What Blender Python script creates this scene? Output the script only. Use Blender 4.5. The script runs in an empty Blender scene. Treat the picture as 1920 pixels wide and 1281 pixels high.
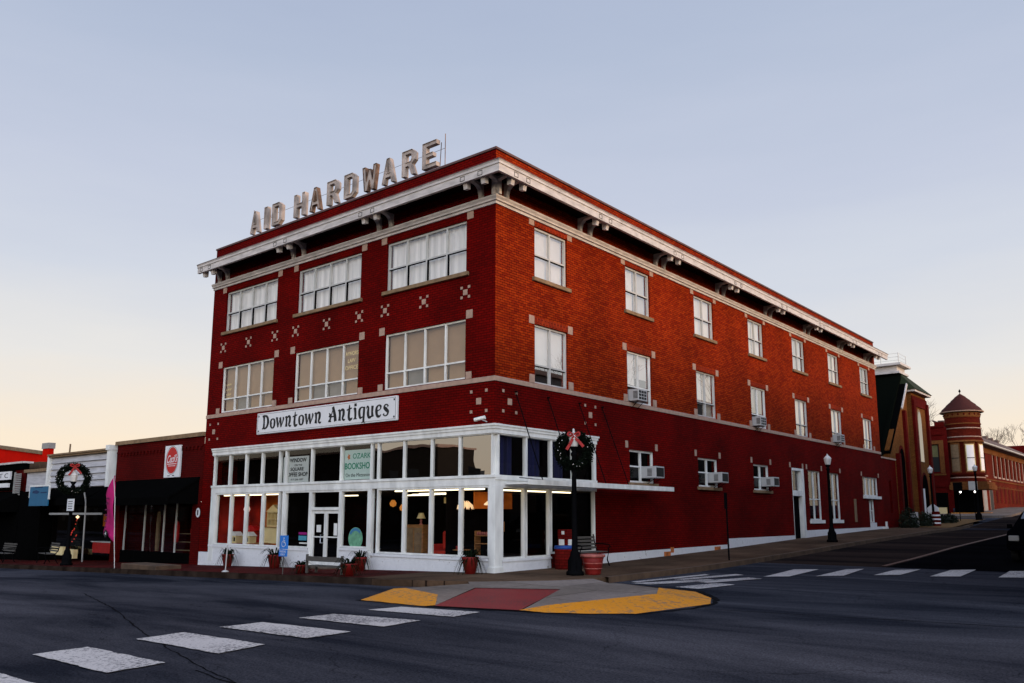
import bpy, bmesh, math, random
from mathutils import Vector, Matrix
from mathutils.geometry import tessellate_polygon
R = math.radians
random.seed(7)
scene = bpy.context.scene
C = scene.collection

def lin(r, g, b):
    f = lambda c: (c/255)/12.92 if c/255 <= .04045 else ((c/255+.055)/1.055)**2.4
    return (f(r), f(g), f(b), 1)

# ------------------------------------------------------------------ camera
YAW, PITCH, ROLL = .6931, .1649, .0019
fwd = Vector((-math.sin(YAW)*math.cos(PITCH), math.cos(YAW)*math.cos(PITCH), math.sin(PITCH)))
rt = Vector((math.cos(YAW), math.sin(YAW), 0)); up = rt.cross(fwd)
r2 = rt*math.cos(ROLL)+up*math.sin(ROLL); u2 = -rt*math.sin(ROLL)+up*math.cos(ROLL)
cam = bpy.data.cameras.new('camera'); camo = bpy.data.objects.new('camera', cam); C.objects.link(camo)
camo.matrix_world = Matrix(((r2.x, u2.x, -fwd.x, 15.6717), (r2.y, u2.y, -fwd.y, -18.0826), (r2.z, u2.z, -fwd.z, 2.0218), (0, 0, 0, 1)))
cam.sensor_width = 36; cam.lens = 36*1557.5/1920; cam.shift_y = 68.84/1920; cam.clip_end = 3000
scene.camera = camo
scene.render.resolution_x = 1024; scene.render.resolution_y = 683

# ------------------------------------------------------------------ sky and sun
SUN_AZ, SUN_EL = 10.0, 12.0          # degrees from +X towards +Y, elevation
w = bpy.data.worlds.new('World'); scene.world = w; w.use_nodes = True
nt = w.node_tree; N = nt.nodes; L = nt.links; N.clear()
tc = N.new('ShaderNodeTexCoord'); sx = N.new('ShaderNodeSeparateXYZ'); L.new(tc.outputs['Generated'], sx.inputs[0])
nz = N.new('ShaderNodeTexNoise'); nz.inputs['Scale'].default_value = 1.6; nz.inputs['Detail'].default_value = 5; nz.inputs['Roughness'].default_value = .55
mp = N.new('ShaderNodeMapping'); mp.inputs['Scale'].default_value = (1, 1, 5.5); mp.inputs['Rotation'].default_value = (.25, .2, .4)
L.new(tc.outputs['Generated'], mp.inputs[0]); L.new(mp.outputs[0], nz.inputs[0])
ma = N.new('ShaderNodeMath'); ma.operation = 'MULTIPLY_ADD'; ma.inputs[1].default_value = .15; L.new(nz.outputs[0], ma.inputs[0])
ad = N.new('ShaderNodeMath'); ad.operation = 'SUBTRACT'; ad.inputs[1].default_value = .062; L.new(sx.outputs[2], ad.inputs[0]); L.new(ad.outputs[0], ma.inputs[2])
cr = N.new('ShaderNodeValToRGB'); L.new(ma.outputs[0], cr.inputs[0])
stops = [(0.0, (254, 229, 198)), (.10, (255, 238, 214)), (.18, (236, 234, 231)), (.29, (213, 219, 231)), (.39, (199, 207, 226)), (.52, (182, 194, 217)), (.75, (158, 172, 203)), (1, (140, 155, 192))]
e = cr.color_ramp.elements
e[0].position = stops[0][0]; e[0].color = lin(*stops[0][1]); e[1].position = 1; e[1].color = lin(*stops[-1][1])
for p, c in stops[1:-1]:
    k = e.new(p); k.color = lin(*c)
sky = N.new('ShaderNodeTexSky'); sky.sky_type = 'NISHITA'; sky.sun_disc = False
sky.sun_elevation = R(SUN_EL); sky.sun_rotation = R(90-SUN_AZ)
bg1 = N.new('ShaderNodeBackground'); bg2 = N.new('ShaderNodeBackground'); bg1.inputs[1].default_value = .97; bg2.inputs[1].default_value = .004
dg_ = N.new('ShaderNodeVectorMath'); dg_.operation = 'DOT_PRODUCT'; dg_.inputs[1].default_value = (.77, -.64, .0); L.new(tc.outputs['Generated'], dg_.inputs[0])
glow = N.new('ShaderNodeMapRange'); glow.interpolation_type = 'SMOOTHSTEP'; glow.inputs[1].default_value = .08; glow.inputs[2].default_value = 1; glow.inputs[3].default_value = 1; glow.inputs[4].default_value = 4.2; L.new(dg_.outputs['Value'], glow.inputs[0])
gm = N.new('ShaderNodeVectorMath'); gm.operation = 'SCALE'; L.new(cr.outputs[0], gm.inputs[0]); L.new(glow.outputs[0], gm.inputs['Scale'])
L.new(gm.outputs[0], bg1.inputs[0])   # added brightness in the unseen sky behind the camera, lighting the front wall; L.new(sky.outputs[0], bg2.inputs[0])
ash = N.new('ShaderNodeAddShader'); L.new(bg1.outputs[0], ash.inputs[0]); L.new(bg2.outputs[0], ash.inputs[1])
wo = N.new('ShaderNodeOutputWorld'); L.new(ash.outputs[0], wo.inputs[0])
sl = bpy.data.lights.new('sun', 'SUN'); sl.energy = 2.0; sl.angle = R(13); sl.color = (1, .60, .30)
so = bpy.data.objects.new('sun', sl); C.objects.link(so)
sd = Vector((math.cos(R(SUN_AZ))*math.cos(R(SUN_EL)), math.sin(R(SUN_AZ))*math.cos(R(SUN_EL)), math.sin(R(SUN_EL))))
so.rotation_euler = sd.to_track_quat('Z', 'Y').to_euler(); so.location = sd*60
vs = scene.view_settings; vs.view_transform = 'Standard'; vs.look = 'None'; vs.exposure = 0; vs.gamma = 1; vs.use_curve_mapping = False

# ------------------------------------------------------------------ materials
def mat(name, col, rough=.7, metal=0, var=.12, vscale=3, bump=0, bscale=60, spec=.3, detail=4, stretch=None):
    m = bpy.data.materials.new(name); m.use_nodes = True; n = m.node_tree.nodes; l = m.node_tree.links
    b = n['Principled BSDF']; b.inputs['Roughness'].default_value = rough; b.inputs['Metallic'].default_value = metal
    b.inputs['Specular IOR Level'].default_value = spec
    t = n.new('ShaderNodeTexCoord'); src = t.outputs['Object']
    if stretch:
        mm = n.new('ShaderNodeMapping'); mm.inputs['Scale'].default_value = stretch; l.new(src, mm.inputs[0]); src = mm.outputs[0]
    nn = n.new('ShaderNodeTexNoise'); nn.inputs['Scale'].default_value = vscale; nn.inputs['Detail'].default_value = detail; l.new(src, nn.inputs[0])
    r = n.new('ShaderNodeValToRGB'); l.new(nn.outputs[0], r.inputs[0])
    r.color_ramp.elements[0].position = .3; r.color_ramp.elements[1].position = .7
    r.color_ramp.elements[0].color = tuple(max(0, c*(1-var)) for c in col[:3])+(1,)
    r.color_ramp.elements[1].color = tuple(min(1, c*(1+var)) for c in col[:3])+(1,)
    l.new(r.outputs[0], b.inputs['Base Color'])
    if bump:
        n2 = n.new('ShaderNodeTexNoise'); n2.inputs['Scale'].default_value = bscale; n2.inputs['Detail'].default_value = 3; l.new(src, n2.inputs[0])
        bp = n.new('ShaderNodeBump'); bp.inputs['Strength'].default_value = bump; bp.inputs['Distance'].default_value = .02
        l.new(n2.outputs[0], bp.inputs['Height']); l.new(bp.outputs[0], b.inputs['Normal'])
    return m

def emit(name, col, s):
    m = bpy.data.materials.new(name); m.use_nodes = True; n = m.node_tree.nodes; b = n['Principled BSDF']
    b.inputs['Base Color'].default_value = (*col, 1); b.inputs['Emission Color'].default_value = (*col, 1); b.inputs['Emission Strength'].default_value = s
    return m

def brick(name, c1, c2, mortar, bw=.22, bh=.083, ms=.012, bump=.5, stain=.35, soft=.0, split=None, soldier=False, floor=False, spec=.05):
    m = bpy.data.materials.new(name); m.use_nodes = True; n = m.node_tree.nodes; l = m.node_tree.links
    b = n['Principled BSDF']; b.inputs['Roughness'].default_value = .9; b.inputs['Specular IOR Level'].default_value = .05
    g = n.new('ShaderNodeNewGeometry'); s = n.new('ShaderNodeSeparateXYZ'); l.new(g.outputs['Position'], s.inputs[0])
    a = n.new('ShaderNodeMath'); a.operation = 'ADD'; l.new(s.outputs[0], a.inputs[0]); l.new(s.outputs[1], a.inputs[1])
    cb = n.new('ShaderNodeCombineXYZ')
    if floor: l.new(s.outputs[0], cb.inputs[0]); l.new(s.outputs[1], cb.inputs[1])
    elif soldier: l.new(s.outputs[2], cb.inputs[0]); l.new(a.outputs[0], cb.inputs[1])
    else: l.new(a.outputs[0], cb.inputs[0]); l.new(s.outputs[2], cb.inputs[1])
    t = n.new('ShaderNodeTexBrick'); l.new(cb.outputs[0], t.inputs[0]); t.inputs['Scale'].default_value = 1
    t.inputs['Brick Width'].default_value = bw; t.inputs['Row Height'].default_value = bh; t.inputs['Mortar Size'].default_value = ms; t.inputs['Mortar Smooth'].default_value = .3
    t.inputs['Color1'].default_value = (*c1, 1); t.inputs['Color2'].default_value = (*c2, 1); t.inputs['Mortar'].default_value = (*mortar, 1); t.inputs['Bias'].default_value = -.1
    col = t.outputs['Color']
    nn = n.new('ShaderNodeTexNoise'); nn.inputs['Scale'].default_value = .45; nn.inputs['Detail'].default_value = 6; l.new(g.outputs['Position'], nn.inputs[0])
    mr = n.new('ShaderNodeMapRange'); mr.inputs[1].default_value = .3; mr.inputs[2].default_value = .7; mr.inputs[3].default_value = 1-stain; mr.inputs[4].default_value = 1+stain*.5; l.new(nn.outputs[0], mr.inputs[0])
    n2 = n.new('ShaderNodeTexNoise'); n2.inputs['Scale'].default_value = 9; n2.inputs['Detail'].default_value = 3; l.new(g.outputs['Position'], n2.inputs[0])
    m2 = n.new('ShaderNodeMapRange'); m2.inputs[1].default_value = .3; m2.inputs[2].default_value = .7; m2.inputs[3].default_value = .85; m2.inputs[4].default_value = 1.12; l.new(n2.outputs[0], m2.inputs[0])
    mu = n.new('ShaderNodeMath'); mu.operation = 'MULTIPLY'; l.new(mr.outputs[0], mu.inputs[0]); l.new(m2.outputs[0], mu.inputs[1])
    vm = n.new('ShaderNodeVectorMath'); vm.operation = 'SCALE'; l.new(col, vm.inputs[0]); l.new(mu.outputs[0], vm.inputs['Scale']); out = vm.outputs[0]
    l.new(out, b.inputs['Base Color'])
    bp = n.new('ShaderNodeBump'); bp.inputs['Strength'].default_value = bump; bp.inputs['Distance'].default_value = .012; bp.invert = True
    l.new(t.outputs['Fac'], bp.inputs['Height']); l.new(bp.outputs[0], b.inputs['Normal'])
    return m

def glass(name, f0=.06, tint=(.75, .78, .76), wav=.0, wscale=.6, rough=.0):
    """thin pane: Schlick mirror over clear transmission, the same from both sides"""
    m = bpy.data.materials.new(name); m.use_nodes = True; n = m.node_tree.nodes; l = m.node_tree.links; n.remove(n['Principled BSDF'])
    o = n['Material Output']; tr = n.new('ShaderNodeBsdfTransparent'); tr.inputs[0].default_value = (*tint, 1)
    gl = n.new('ShaderNodeBsdfGlossy'); gl.inputs['Roughness'].default_value = rough; gl.inputs[0].default_value = (.95, .95, .95, 1)
    g = n.new('ShaderNodeNewGeometry'); dt = n.new('ShaderNodeVectorMath'); dt.operation = 'DOT_PRODUCT'; l.new(g.outputs['Incoming'], dt.inputs[0]); l.new(g.outputs['True Normal'], dt.inputs[1])
    def mth(op, a, b=None):
        k = n.new('ShaderNodeMath'); k.operation = op
        for i_, v in enumerate((a, b)):
            if v is None: continue
            if isinstance(v, (int, float)): k.inputs[i_].default_value = v
            else: l.new(v, k.inputs[i_])
        return k.outputs[0]
    f = mth('ADD', mth('MULTIPLY', mth('POWER', mth('SUBTRACT', 1.0, mth('ABSOLUTE', dt.outputs['Value'])), 5.0), 1-f0), f0)
    mx = n.new('ShaderNodeMixShader'); l.new(f, mx.inputs[0]); l.new(tr.outputs[0], mx.inputs[1]); l.new(gl.outputs[0], mx.inputs[2]); l.new(mx.outputs[0], o.inputs[0])
    if wav:
        nn = n.new('ShaderNodeTexNoise'); nn.inputs['Scale'].default_value = wscale; nn.inputs['Detail'].default_value = 1; l.new(g.outputs['Position'], nn.inputs[0])
        bp = n.new('ShaderNodeBump'); bp.inputs['Strength'].default_value = 1; bp.inputs['Distance'].default_value = wav; l.new(nn.outputs[0], bp.inputs['Height'])
        l.new(bp.outputs[0], gl.inputs['Normal'])
    return m

def asphalt(name, base, dark):
    m = bpy.data.materials.new(name); m.use_nodes = True; n = m.node_tree.nodes; l = m.node_tree.links
    b = n['Principled BSDF']; b.inputs['Roughness'].default_value = .85; b.inputs['Specular IOR Level'].default_value = 0
    g = n.new('ShaderNodeNewGeometry')
    big = n.new('ShaderNodeTexNoise'); big.inputs['Scale'].default_value = .17; big.inputs['Detail'].default_value = 9; big.inputs['Roughness'].default_value = .62; big.inputs['Distortion'].default_value = .6
    mpn = n.new('ShaderNodeMapping'); mpn.inputs['Rotation'].default_value = (0, 0, .25); mpn.inputs['Scale'].default_value = (.5, 2.2, 1); l.new(g.outputs['Position'], mpn.inputs[0]); l.new(mpn.outputs[0], big.inputs[0])
    r = n.new('ShaderNodeValToRGB'); l.new(big.outputs[0], r.inputs[0]); r.color_ramp.elements[0].position = .38; r.color_ramp.elements[1].position = .62
    r.color_ramp.elements[0].color = (*dark, 1); r.color_ramp.elements[1].color = (*base, 1)
    fine = n.new('ShaderNodeTexNoise'); fine.inputs['Scale'].default_value = 34; fine.inputs['Detail'].default_value = 4; fine.inputs['Roughness'].default_value = .8; l.new(g.outputs['Position'], fine.inputs[0])
    mr = n.new('ShaderNodeMapRange'); mr.inputs[1].default_value = .3; mr.inputs[2].default_value = .7; mr.inputs[3].default_value = .35; mr.inputs[4].default_value = 1.7; l.new(fine.outputs[0], mr.inputs[0])
    # cracks and worn seams
    vo = n.new('ShaderNodeTexVoronoi'); vo.feature = 'DISTANCE_TO_EDGE'; vo.inputs['Scale'].default_value = .24
    wn = n.new('ShaderNodeTexNoise'); wn.inputs['Scale'].default_value = 1.2; wn.inputs['Detail'].default_value = 6; l.new(g.outputs['Position'], wn.inputs[0])
    av = n.new('ShaderNodeVectorMath'); av.operation = 'MULTIPLY_ADD'; av.inputs[1].default_value = (1.4, 1.4, 0); l.new(wn.outputs['Color'], av.inputs[0]); l.new(g.outputs['Position'], av.inputs[2]); l.new(av.outputs[0], vo.inputs['Vector'])
    ck = n.new('ShaderNodeMapRange'); ck.inputs[1].default_value = 0; ck.inputs[2].default_value = .005; ck.inputs[3].default_value = .62; ck.inputs[4].default_value = 1; l.new(vo.outputs[0], ck.inputs[0])
    mu = n.new('ShaderNodeMath'); mu.operation = 'MULTIPLY'; l.new(mr.outputs[0], mu.inputs[0]); l.new(ck.outputs[0], mu.inputs[1])
    vm = n.new('ShaderNodeVectorMath'); vm.operation = 'SCALE'; l.new(r.outputs[0], vm.inputs[0]); l.new(mu.outputs[0], vm.inputs['Scale']); l.new(vm.outputs[0], b.inputs['Base Color'])
    bp = n.new('ShaderNodeBump'); bp.inputs['Strength'].default_value = .5; bp.inputs['Distance'].default_value = .01; l.new(fine.outputs[0], bp.inputs['Height']); l.new(bp.outputs[0], b.inputs['Normal'])
    return m

def paint(name, col, under, wear=.42, scale=14, rough=.6):
    """road or masonry paint worn through in specks"""
    m = bpy.data.materials.new(name); m.use_nodes = True; n = m.node_tree.nodes; l = m.node_tree.links
    b = n['Principled BSDF']; b.inputs['Roughness'].default_value = rough; b.inputs['Specular IOR Level'].default_value = .25
    g = n.new('ShaderNodeNewGeometry')
    a1 = n.new('ShaderNodeTexNoise'); a1.inputs['Scale'].default_value = scale; a1.inputs['Detail'].default_value = 6; a1.inputs['Roughness'].default_value = .7; l.new(g.outputs['Position'], a1.inputs[0])
    a2 = n.new('ShaderNodeTexNoise'); a2.inputs['Scale'].default_value = .9; a2.inputs['Detail'].default_value = 2; l.new(g.outputs['Position'], a2.inputs[0])
    s = n.new('ShaderNodeMath'); s.operation = 'MULTIPLY_ADD'; s.inputs[1].default_value = .35; l.new(a2.outputs[0], s.inputs[0]); l.new(a1.outputs[0], s.inputs[2])
    r = n.new('ShaderNodeValToRGB'); l.new(s.outputs[0], r.inputs[0]); r.color_ramp.elements[0].position = wear+.06; r.color_ramp.elements[1].position = wear+.16
    r.color_ramp.elements[0].color = (*under, 1); r.color_ramp.elements[1].color = (*col, 1)
    k = r.color_ramp.elements.new(.95); k.color = (*[c*.86 for c in col], 1)
    l.new(r.outputs[0], b.inputs['Base Color'])
    return m

M = {}
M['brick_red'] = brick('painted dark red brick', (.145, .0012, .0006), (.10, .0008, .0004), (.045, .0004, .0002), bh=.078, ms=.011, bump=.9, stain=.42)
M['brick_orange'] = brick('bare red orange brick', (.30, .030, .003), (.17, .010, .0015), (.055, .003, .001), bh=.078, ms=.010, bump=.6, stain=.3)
M['brick_soldier'] = brick('soldier course brick', (.34, .040, .010), (.25, .022, .009), (.07, .008, .004), ms=.012, bump=.8, soldier=True)
M['brick_left'] = brick('left shop brick', (.085, .0025, .0018), (.065, .002, .0015), (.03, .001, .001), ms=.010)
M['brick_bright'] = mat('bright red painted wall', (.50, .006, .002), .9, spec=.02, var=.1, vscale=1.2)
M['brick_church'] = brick('church ochre brick', (.20, .075, .018), (.15, .055, .014), (.08, .03, .01), stain=.3)
M['brick_dark'] = brick('dark maroon brick', (.11, .005, .004), (.08, .004, .003), (.05, .003, .002))
M['brick_turret'] = brick('turret brick', (.095, .010, .004), (.07, .007, .003), (.04, .004, .002))
M['brick_ochre'] = brick('ochre brick panels', (.20, .075, .022), (.15, .055, .018), (.09, .03, .01))
M['stone'] = mat('warm limestone', (.36, .24, .18), .85, var=.15, vscale=6, bump=.2)
M['sill'] = mat('weathered sill stone', (.20, .13, .07), .9, var=.25, vscale=5, bump=.2)
M['white'] = mat('white painted wood', (.68, .68, .64), .6, var=.16, vscale=3.5, stretch=(1, 1, .35), detail=8, spec=.1)
M['siding'] = mat('weathered pale siding', (.42, .41, .42), .8, var=.2, vscale=3, stretch=(.4, 1, 3), detail=8, spec=.1)
M['white2'] = mat('aged white cornice paint', (.50, .46, .43), .65, var=.22, vscale=4, stretch=(.6, .6, 2))
M['plinth'] = paint('chalky white masonry paint', (.70, .70, .70), (.30, .26, .23), .40, 7)
M['alu'] = mat('pale aluminium frame', (.48, .48, .46), .45, metal=.2, var=.08, vscale=2)
M['soffit'] = mat('near black soffit', (.008, .005, .004), .95, spec=.02)  # near-black colour for the cornice underside
M['cap'] = mat('dark coping metal', (.10, .05, .045), .6, var=.3)
M['black'] = mat('black cast iron', (.004, .004, .0045), .6, spec=.0)
M['blackmat'] = mat('black canvas', (.0025, .0025, .0025), 1, spec=0)
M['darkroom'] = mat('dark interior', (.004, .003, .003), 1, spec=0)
M['far_dark'] = mat('dark stucco', (.022, .018, .014), .9, spec=0)
M['far_gray'] = mat('grey stucco', (.16, .155, .145), .9, spec=0)
M['roofing'] = mat('roof membrane', (.05, .05, .05), .9)
M['curtain'] = mat('white pleated curtain', (.82, .79, .77), .9, var=.16, vscale=9, stretch=(1, 1, .03), detail=2)
M['blind_white'] = mat('white roller blind', (.86, .83, .79), .9, var=.04)
M['blind_cream'] = mat('cream roller blind', (.78, .70, .58), .9, var=.05)
M['blind_cool'] = mat('greyed roller blind', (.62, .62, .60), .9, var=.08)
M['blind_tan'] = mat('tan roller blind', (.42, .27, .15), .9, var=.06)
M['blind_gray'] = mat('grey roller blind', (.28, .27, .25), .9, var=.1)
M['blue_curtain'] = mat('dark blue curtain', (.005, .006, .035), .9, var=.6, vscale=8, stretch=(1, 1, .03))
M['glass_up'] = glass('upper window glass', .17, (.9, .9, .88), wav=.003)
M['glass_mid'] = glass('office window glass', .10, (.8, .78, .74), wav=.006)
M['glass_side'] = glass('side window glass', .42, (.96, .96, .94), wav=.006)
M['glass_shop'] = glass('shop plate glass', .04, (.9, .9, .88))
M['glass_tran'] = glass('transom glass', .34, (.4, .4, .36), wav=.004, wscale=.8)
M['asphalt'] = asphalt('asphalt', (.060, .061, .071), (.015, .017, .023))
M['walk'] = brick('sidewalk concrete slabs', (.10, .062, .038), (.085, .050, .030), (.02, .012, .008), bw=1.5, bh=1.5, ms=.018, bump=.4, stain=.6, floor=True)
M['walk_red'] = brick('red brick paving', (.085, .0055, .004), (.06, .004, .003), (.02, .002, .002), bh=.11, stain=.6, floor=True)
M['kerb'] = mat('kerb concrete', (.08, .048, .028), .9, var=.35, vscale=2.5)
M['apron'] = brick('pale ramp concrete', (.20, .165, .14), (.17, .14, .115), (.06, .045, .035), bw=1.9, bh=1.9, ms=.016, bump=.4, stain=.4, floor=True)
M['yellow'] = paint('yellow kerb paint', (.66, .25, .005), (.22, .14, .08), .50, 9)
M['redramp'] = paint('red ramp paving', (.22, .016, .018), (.09, .02, .02), .50, 24)
M['zebra'] = paint('worn white road paint', (.50, .48, .46), (.08, .08, .085), .515, 22)
M['lineyel'] = paint('worn yellow line', (.085, .030, .012), (.03, .018, .014), .42, 12)
M['rust'] = mat('weathered sign metal', (.36, .30, .26), .7, var=.45, vscale=2.2, detail=8)
M['rust_dark'] = mat('rusty sign face', (.17, .10, .065), .8, var=.8, vscale=3, detail=8)
M['signwhite'] = mat('white sign panel', (.66, .66, .66), .5, var=.03)
M['ink'] = mat('black lettering', (.008, .008, .008), .6)
M['green_ink'] = mat('green lettering', (.015, .22, .12), .6)
M['orange_ink'] = mat('orange emblem', (.55, .16, .04), .6)
M['mint'] = mat('pale mint poster', (.50, .62, .56), .7, var=.03)
M['mint2'] = mat('grey white poster', (.50, .53, .50), .7, var=.03)
M['redsign'] = mat('red oval', (.45, .008, .008), .5)
M['blue_sign'] = mat('blue sign', (.004, .10, .20), .5, var=.1)
M['hc_blue'] = mat('parking blue', (.02, .17, .55), .5)
M['pink'] = mat('pink fabric', (.40, .004, .11), .8, var=.15)
M['terracotta'] = mat('red terracotta', (.17, .007, .005), .6, var=.12, vscale=5)
M['terra_light'] = mat('faded planter rim', (.34, .10, .08), .7, var=.3, vscale=9)
M['leaf'] = mat('dark plant leaf', (.006, .010, .005), .8, spec=0, var=.4, vscale=12)
M['wreath'] = mat('wreath needles', (.006, .009, .006), .9, spec=0, var=.4, vscale=20)
M['ribbon'] = mat('red ribbon', (.30, .008, .006), .55)
M['lantern'] = mat('frosted lantern glass', (.62, .60, .56), .5)
M['wood_gray'] = mat('weathered bench wood', (.075, .068, .058), .85, var=.25, vscale=6, stretch=(1, 6, 6))
M['shingle'] = mat('black roof shingle', (.003, .004, .003), .95, var=.5, spec=.0, vscale=30, stretch=(1, 1, 6))
M['roof_red'] = mat('red clay tile', (.045, .007, .005), .85, var=.35, vscale=14)
M['roof_brown'] = mat('brown slate roof', (.11, .07, .055), .8, var=.2, vscale=8, stretch=(1, 1, 4))
M['grass'] = mat('dry winter grass', (.15, .075, .018), .95, var=.35, vscale=4, bump=.4, detail=8)
M['earth'] = mat('far ground', (.09, .075, .05), .95, var=.3, vscale=.2)
M['bark'] = mat('bare bark', (.11, .085, .07), .9, var=.3, vscale=8)
M['bush'] = mat('dark evergreen', (.010, .018, .008), .8, var=.5, vscale=9)
M['carpaint'] = mat('black car paint', (.002, .002, .003), .5, spec=0, var=.02)
M['tyre'] = mat('tyre rubber', (.01, .01, .01), .9)
M['chrome'] = mat('bright metal', (.5, .5, .5), .25, metal=1, var=.02)
M['ac'] = mat('off white air conditioner case', (.40, .40, .39), .6, var=.08)
M['tube'] = emit('fluorescent tube', (1, .84, .55), 3.2)
M['bulb'] = emit('warm bulb', (1, .75, .45), 2)
M['spot'] = emit('white spot lamp', (1, .92, .85), 6)
M['globe'] = emit('glowing pink globe', (1, .62, .55), .45)
M['amber'] = emit('lit amber lamp glass', (1, .36, .06), .35)
M['lampshade'] = emit('lit lamp shade', (1, .70, .40), .75)
M['warmwall'] = mat('display glow and cloth orange', (.75, .16, .015), .9, var=.6, vscale=1.3)
M['redwall'] = mat('deep red display wall', (.45, .022, .010), .9, var=.5, vscale=1.5)
M['cream'] = mat('cream painted toy wood', (.75, .60, .30), .8, var=.08)
M['oak'] = mat('oak furniture', (.30, .13, .04), .6, var=.3, vscale=4, stretch=(1, 1, 6))
M['floorwood'] = mat('shop floor', (.10, .05, .025), .5, var=.2)
M['flagink'] = mat('flag lettering', (.12, .005, .05), .8)
M['bluelid'] = mat('blue bag', (.01, .05, .22), .5)
M['magenta'] = mat('magenta notice', (.35, .01, .2), .7)
M['cyan'] = mat('cyan notice', (.08, .35, .48), .7)
M['seal'] = mat('green round decal', (.12, .30, .18), .7, var=.3, vscale=8)
M['sealblue'] = mat('blue decal arc', (.04, .16, .30), .7)

# ------------------------------------------------------------------ mesh helper
class MB:
    def __init__(s): s.v = []; s.f = []; s.sm = []
    def add(s, vs, fs, smooth=False):
        o = len(s.v); s.v += [tuple(v) for v in vs]; s.f += [tuple(i+o for i in f) for f in fs]; s.sm += [smooth]*len(fs); return s
    def box(s, x0, x1, y0, y1, z0, z1):
        if x0 > x1: x0, x1 = x1, x0
        if y0 > y1: y0, y1 = y1, y0
        if z0 > z1: z0, z1 = z1, z0
        return s.add([(x0,y0,z0),(x1,y0,z0),(x1,y1,z0),(x0,y1,z0),(x0,y0,z1),(x1,y0,z1),(x1,y1,z1),(x0,y1,z1)],
              [(0,3,2,1),(4,5,6,7),(0,1,5,4),(1,2,6,5),(2,3,7,6),(3,0,4,7)])
    def quad(s, a, b, c, d): return s.add([a, b, c, d], [(0, 1, 2, 3)])
    def tube(s, pts, r, n=8, caps=True, smooth=True):
        pts = [Vector(p) for p in pts]; rs = r if isinstance(r, (list, tuple)) else [r]*len(pts)
        vs = []; fs = []
        for i, p in enumerate(pts):
            d = (pts[min(i+1, len(pts)-1)]-pts[max(i-1, 0)]).normalized()
            a = Vector((0, 0, 1)) if abs(d.z) < .9 else Vector((1, 0, 0))
            u = d.cross(a).normalized(); v = d.cross(u)
            for k in range(n):
                t = 2*math.pi*k/n; vs.append(p+(u*math.cos(t)+v*math.sin(t))*rs[i])
        for i in range(len(pts)-1):
            for k in range(n): fs.append((i*n+k, i*n+(k+1)%n, (i+1)*n+(k+1)%n, (i+1)*n+k))
        s.add(vs, fs, smooth)
        if caps:
            s.add(vs[:n], [tuple(range(n))[::-1]]); s.add(vs[-n:], [tuple(range(n))])
        return s
    def lathe(s, prof, n=16, c=(0, 0, 0), smooth=True, a0=0, a1=2*math.pi):
        full = abs(a1-a0-2*math.pi) < 1e-6; m = n if full else n+1
        vs = []; fs = []
        for r, z in prof:
            for k in range(m):
                t = a0+(a1-a0)*k/n; vs.append((c[0]+r*math.cos(t), c[1]+r*math.sin(t), c[2]+z))
        for i in range(len(prof)-1):
            for k in range(n): fs.append((i*m+k, i*m+(k+1)%m, (i+1)*m+(k+1)%m, (i+1)*m+k))
        return s.add(vs, fs, smooth)
    def prism(s, poly, axis, a, b):
        """2D polygon extruded from a to b; axis 0: poly=(y,z), 1: (x,z), 2: (x,y)"""
        def P(p, t): return (t, p[0], p[1]) if axis == 0 else ((p[0], t, p[1]) if axis == 1 else (p[0], p[1], t))
        n = len(poly); vs = [P(p, a) for p in poly]+[P(p, b) for p in poly]
        fs = [(i, (i+1) % n, n+(i+1) % n, n+i) for i in range(n)]
        tri = tessellate_polygon([[Vector((p[0], p[1], 0)) for p in poly]])
        fs += [tuple(t) for t in tri]+[tuple(n+i for i in t) for t in tri]
        return s.add(vs, fs)
    def build(s, name, material, parent=None, bevel=0, fix=True):
        me = bpy.data.meshes.new(name)
        off = Vector((0, 0, 0))
        p = parent
        while p is not None: off += p.location; p = p.parent
        me.from_pydata([tuple(Vector(v)-off) for v in s.v], [], s.f)
        if fix:
            bm = bmesh.new(); bm.from_mesh(me); bmesh.ops.recalc_face_normals(bm, faces=bm.faces); bm.to_mesh(me); bm.free()
        for i, pl in enumerate(me.polygons): pl.use_smooth = s.sm[i] if i < len(s.sm) else False
        me.materials.append(M[material] if isinstance(material, str) else material)
        o = bpy.data.objects.new(name, me); C.objects.link(o)
        if parent: o.parent = parent
        if bevel:
            b = o.modifiers.new('bevel', 'BEVEL'); b.width = bevel; b.segments = 1; b.limit_method = 'ANGLE'
        return o

def thing(name, label, cat, loc=(0, 0, 0), group=None):
    o = bpy.data.objects.new(name, None); C.objects.link(o); o.location = loc; o.empty_display_size = .2
    o['label'] = label; o['category'] = cat
    if group: o['group'] = group
    return o
def tag(o, label, cat, group=None):
    o['label'] = label; o['category'] = cat
    if group: o['group'] = group
    return o
def setting(o, kind='structure', label=None):
    o['kind'] = kind
    if label: o['label'] = label
    return o
def kids(o): return [c for c in bpy.data.objects if c.parent == o]
def dup(o, loc=None, rz=None, label=None, parent=None):
    c = o.copy(); C.objects.link(c)
    if parent: c.parent = parent
    for ch in kids(o): dup(ch, parent=c)
    if loc is not None: c.location = loc
    if rz is not None: c.rotation_euler = (0, 0, rz)
    if label: c['label'] = label
    return c

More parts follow.
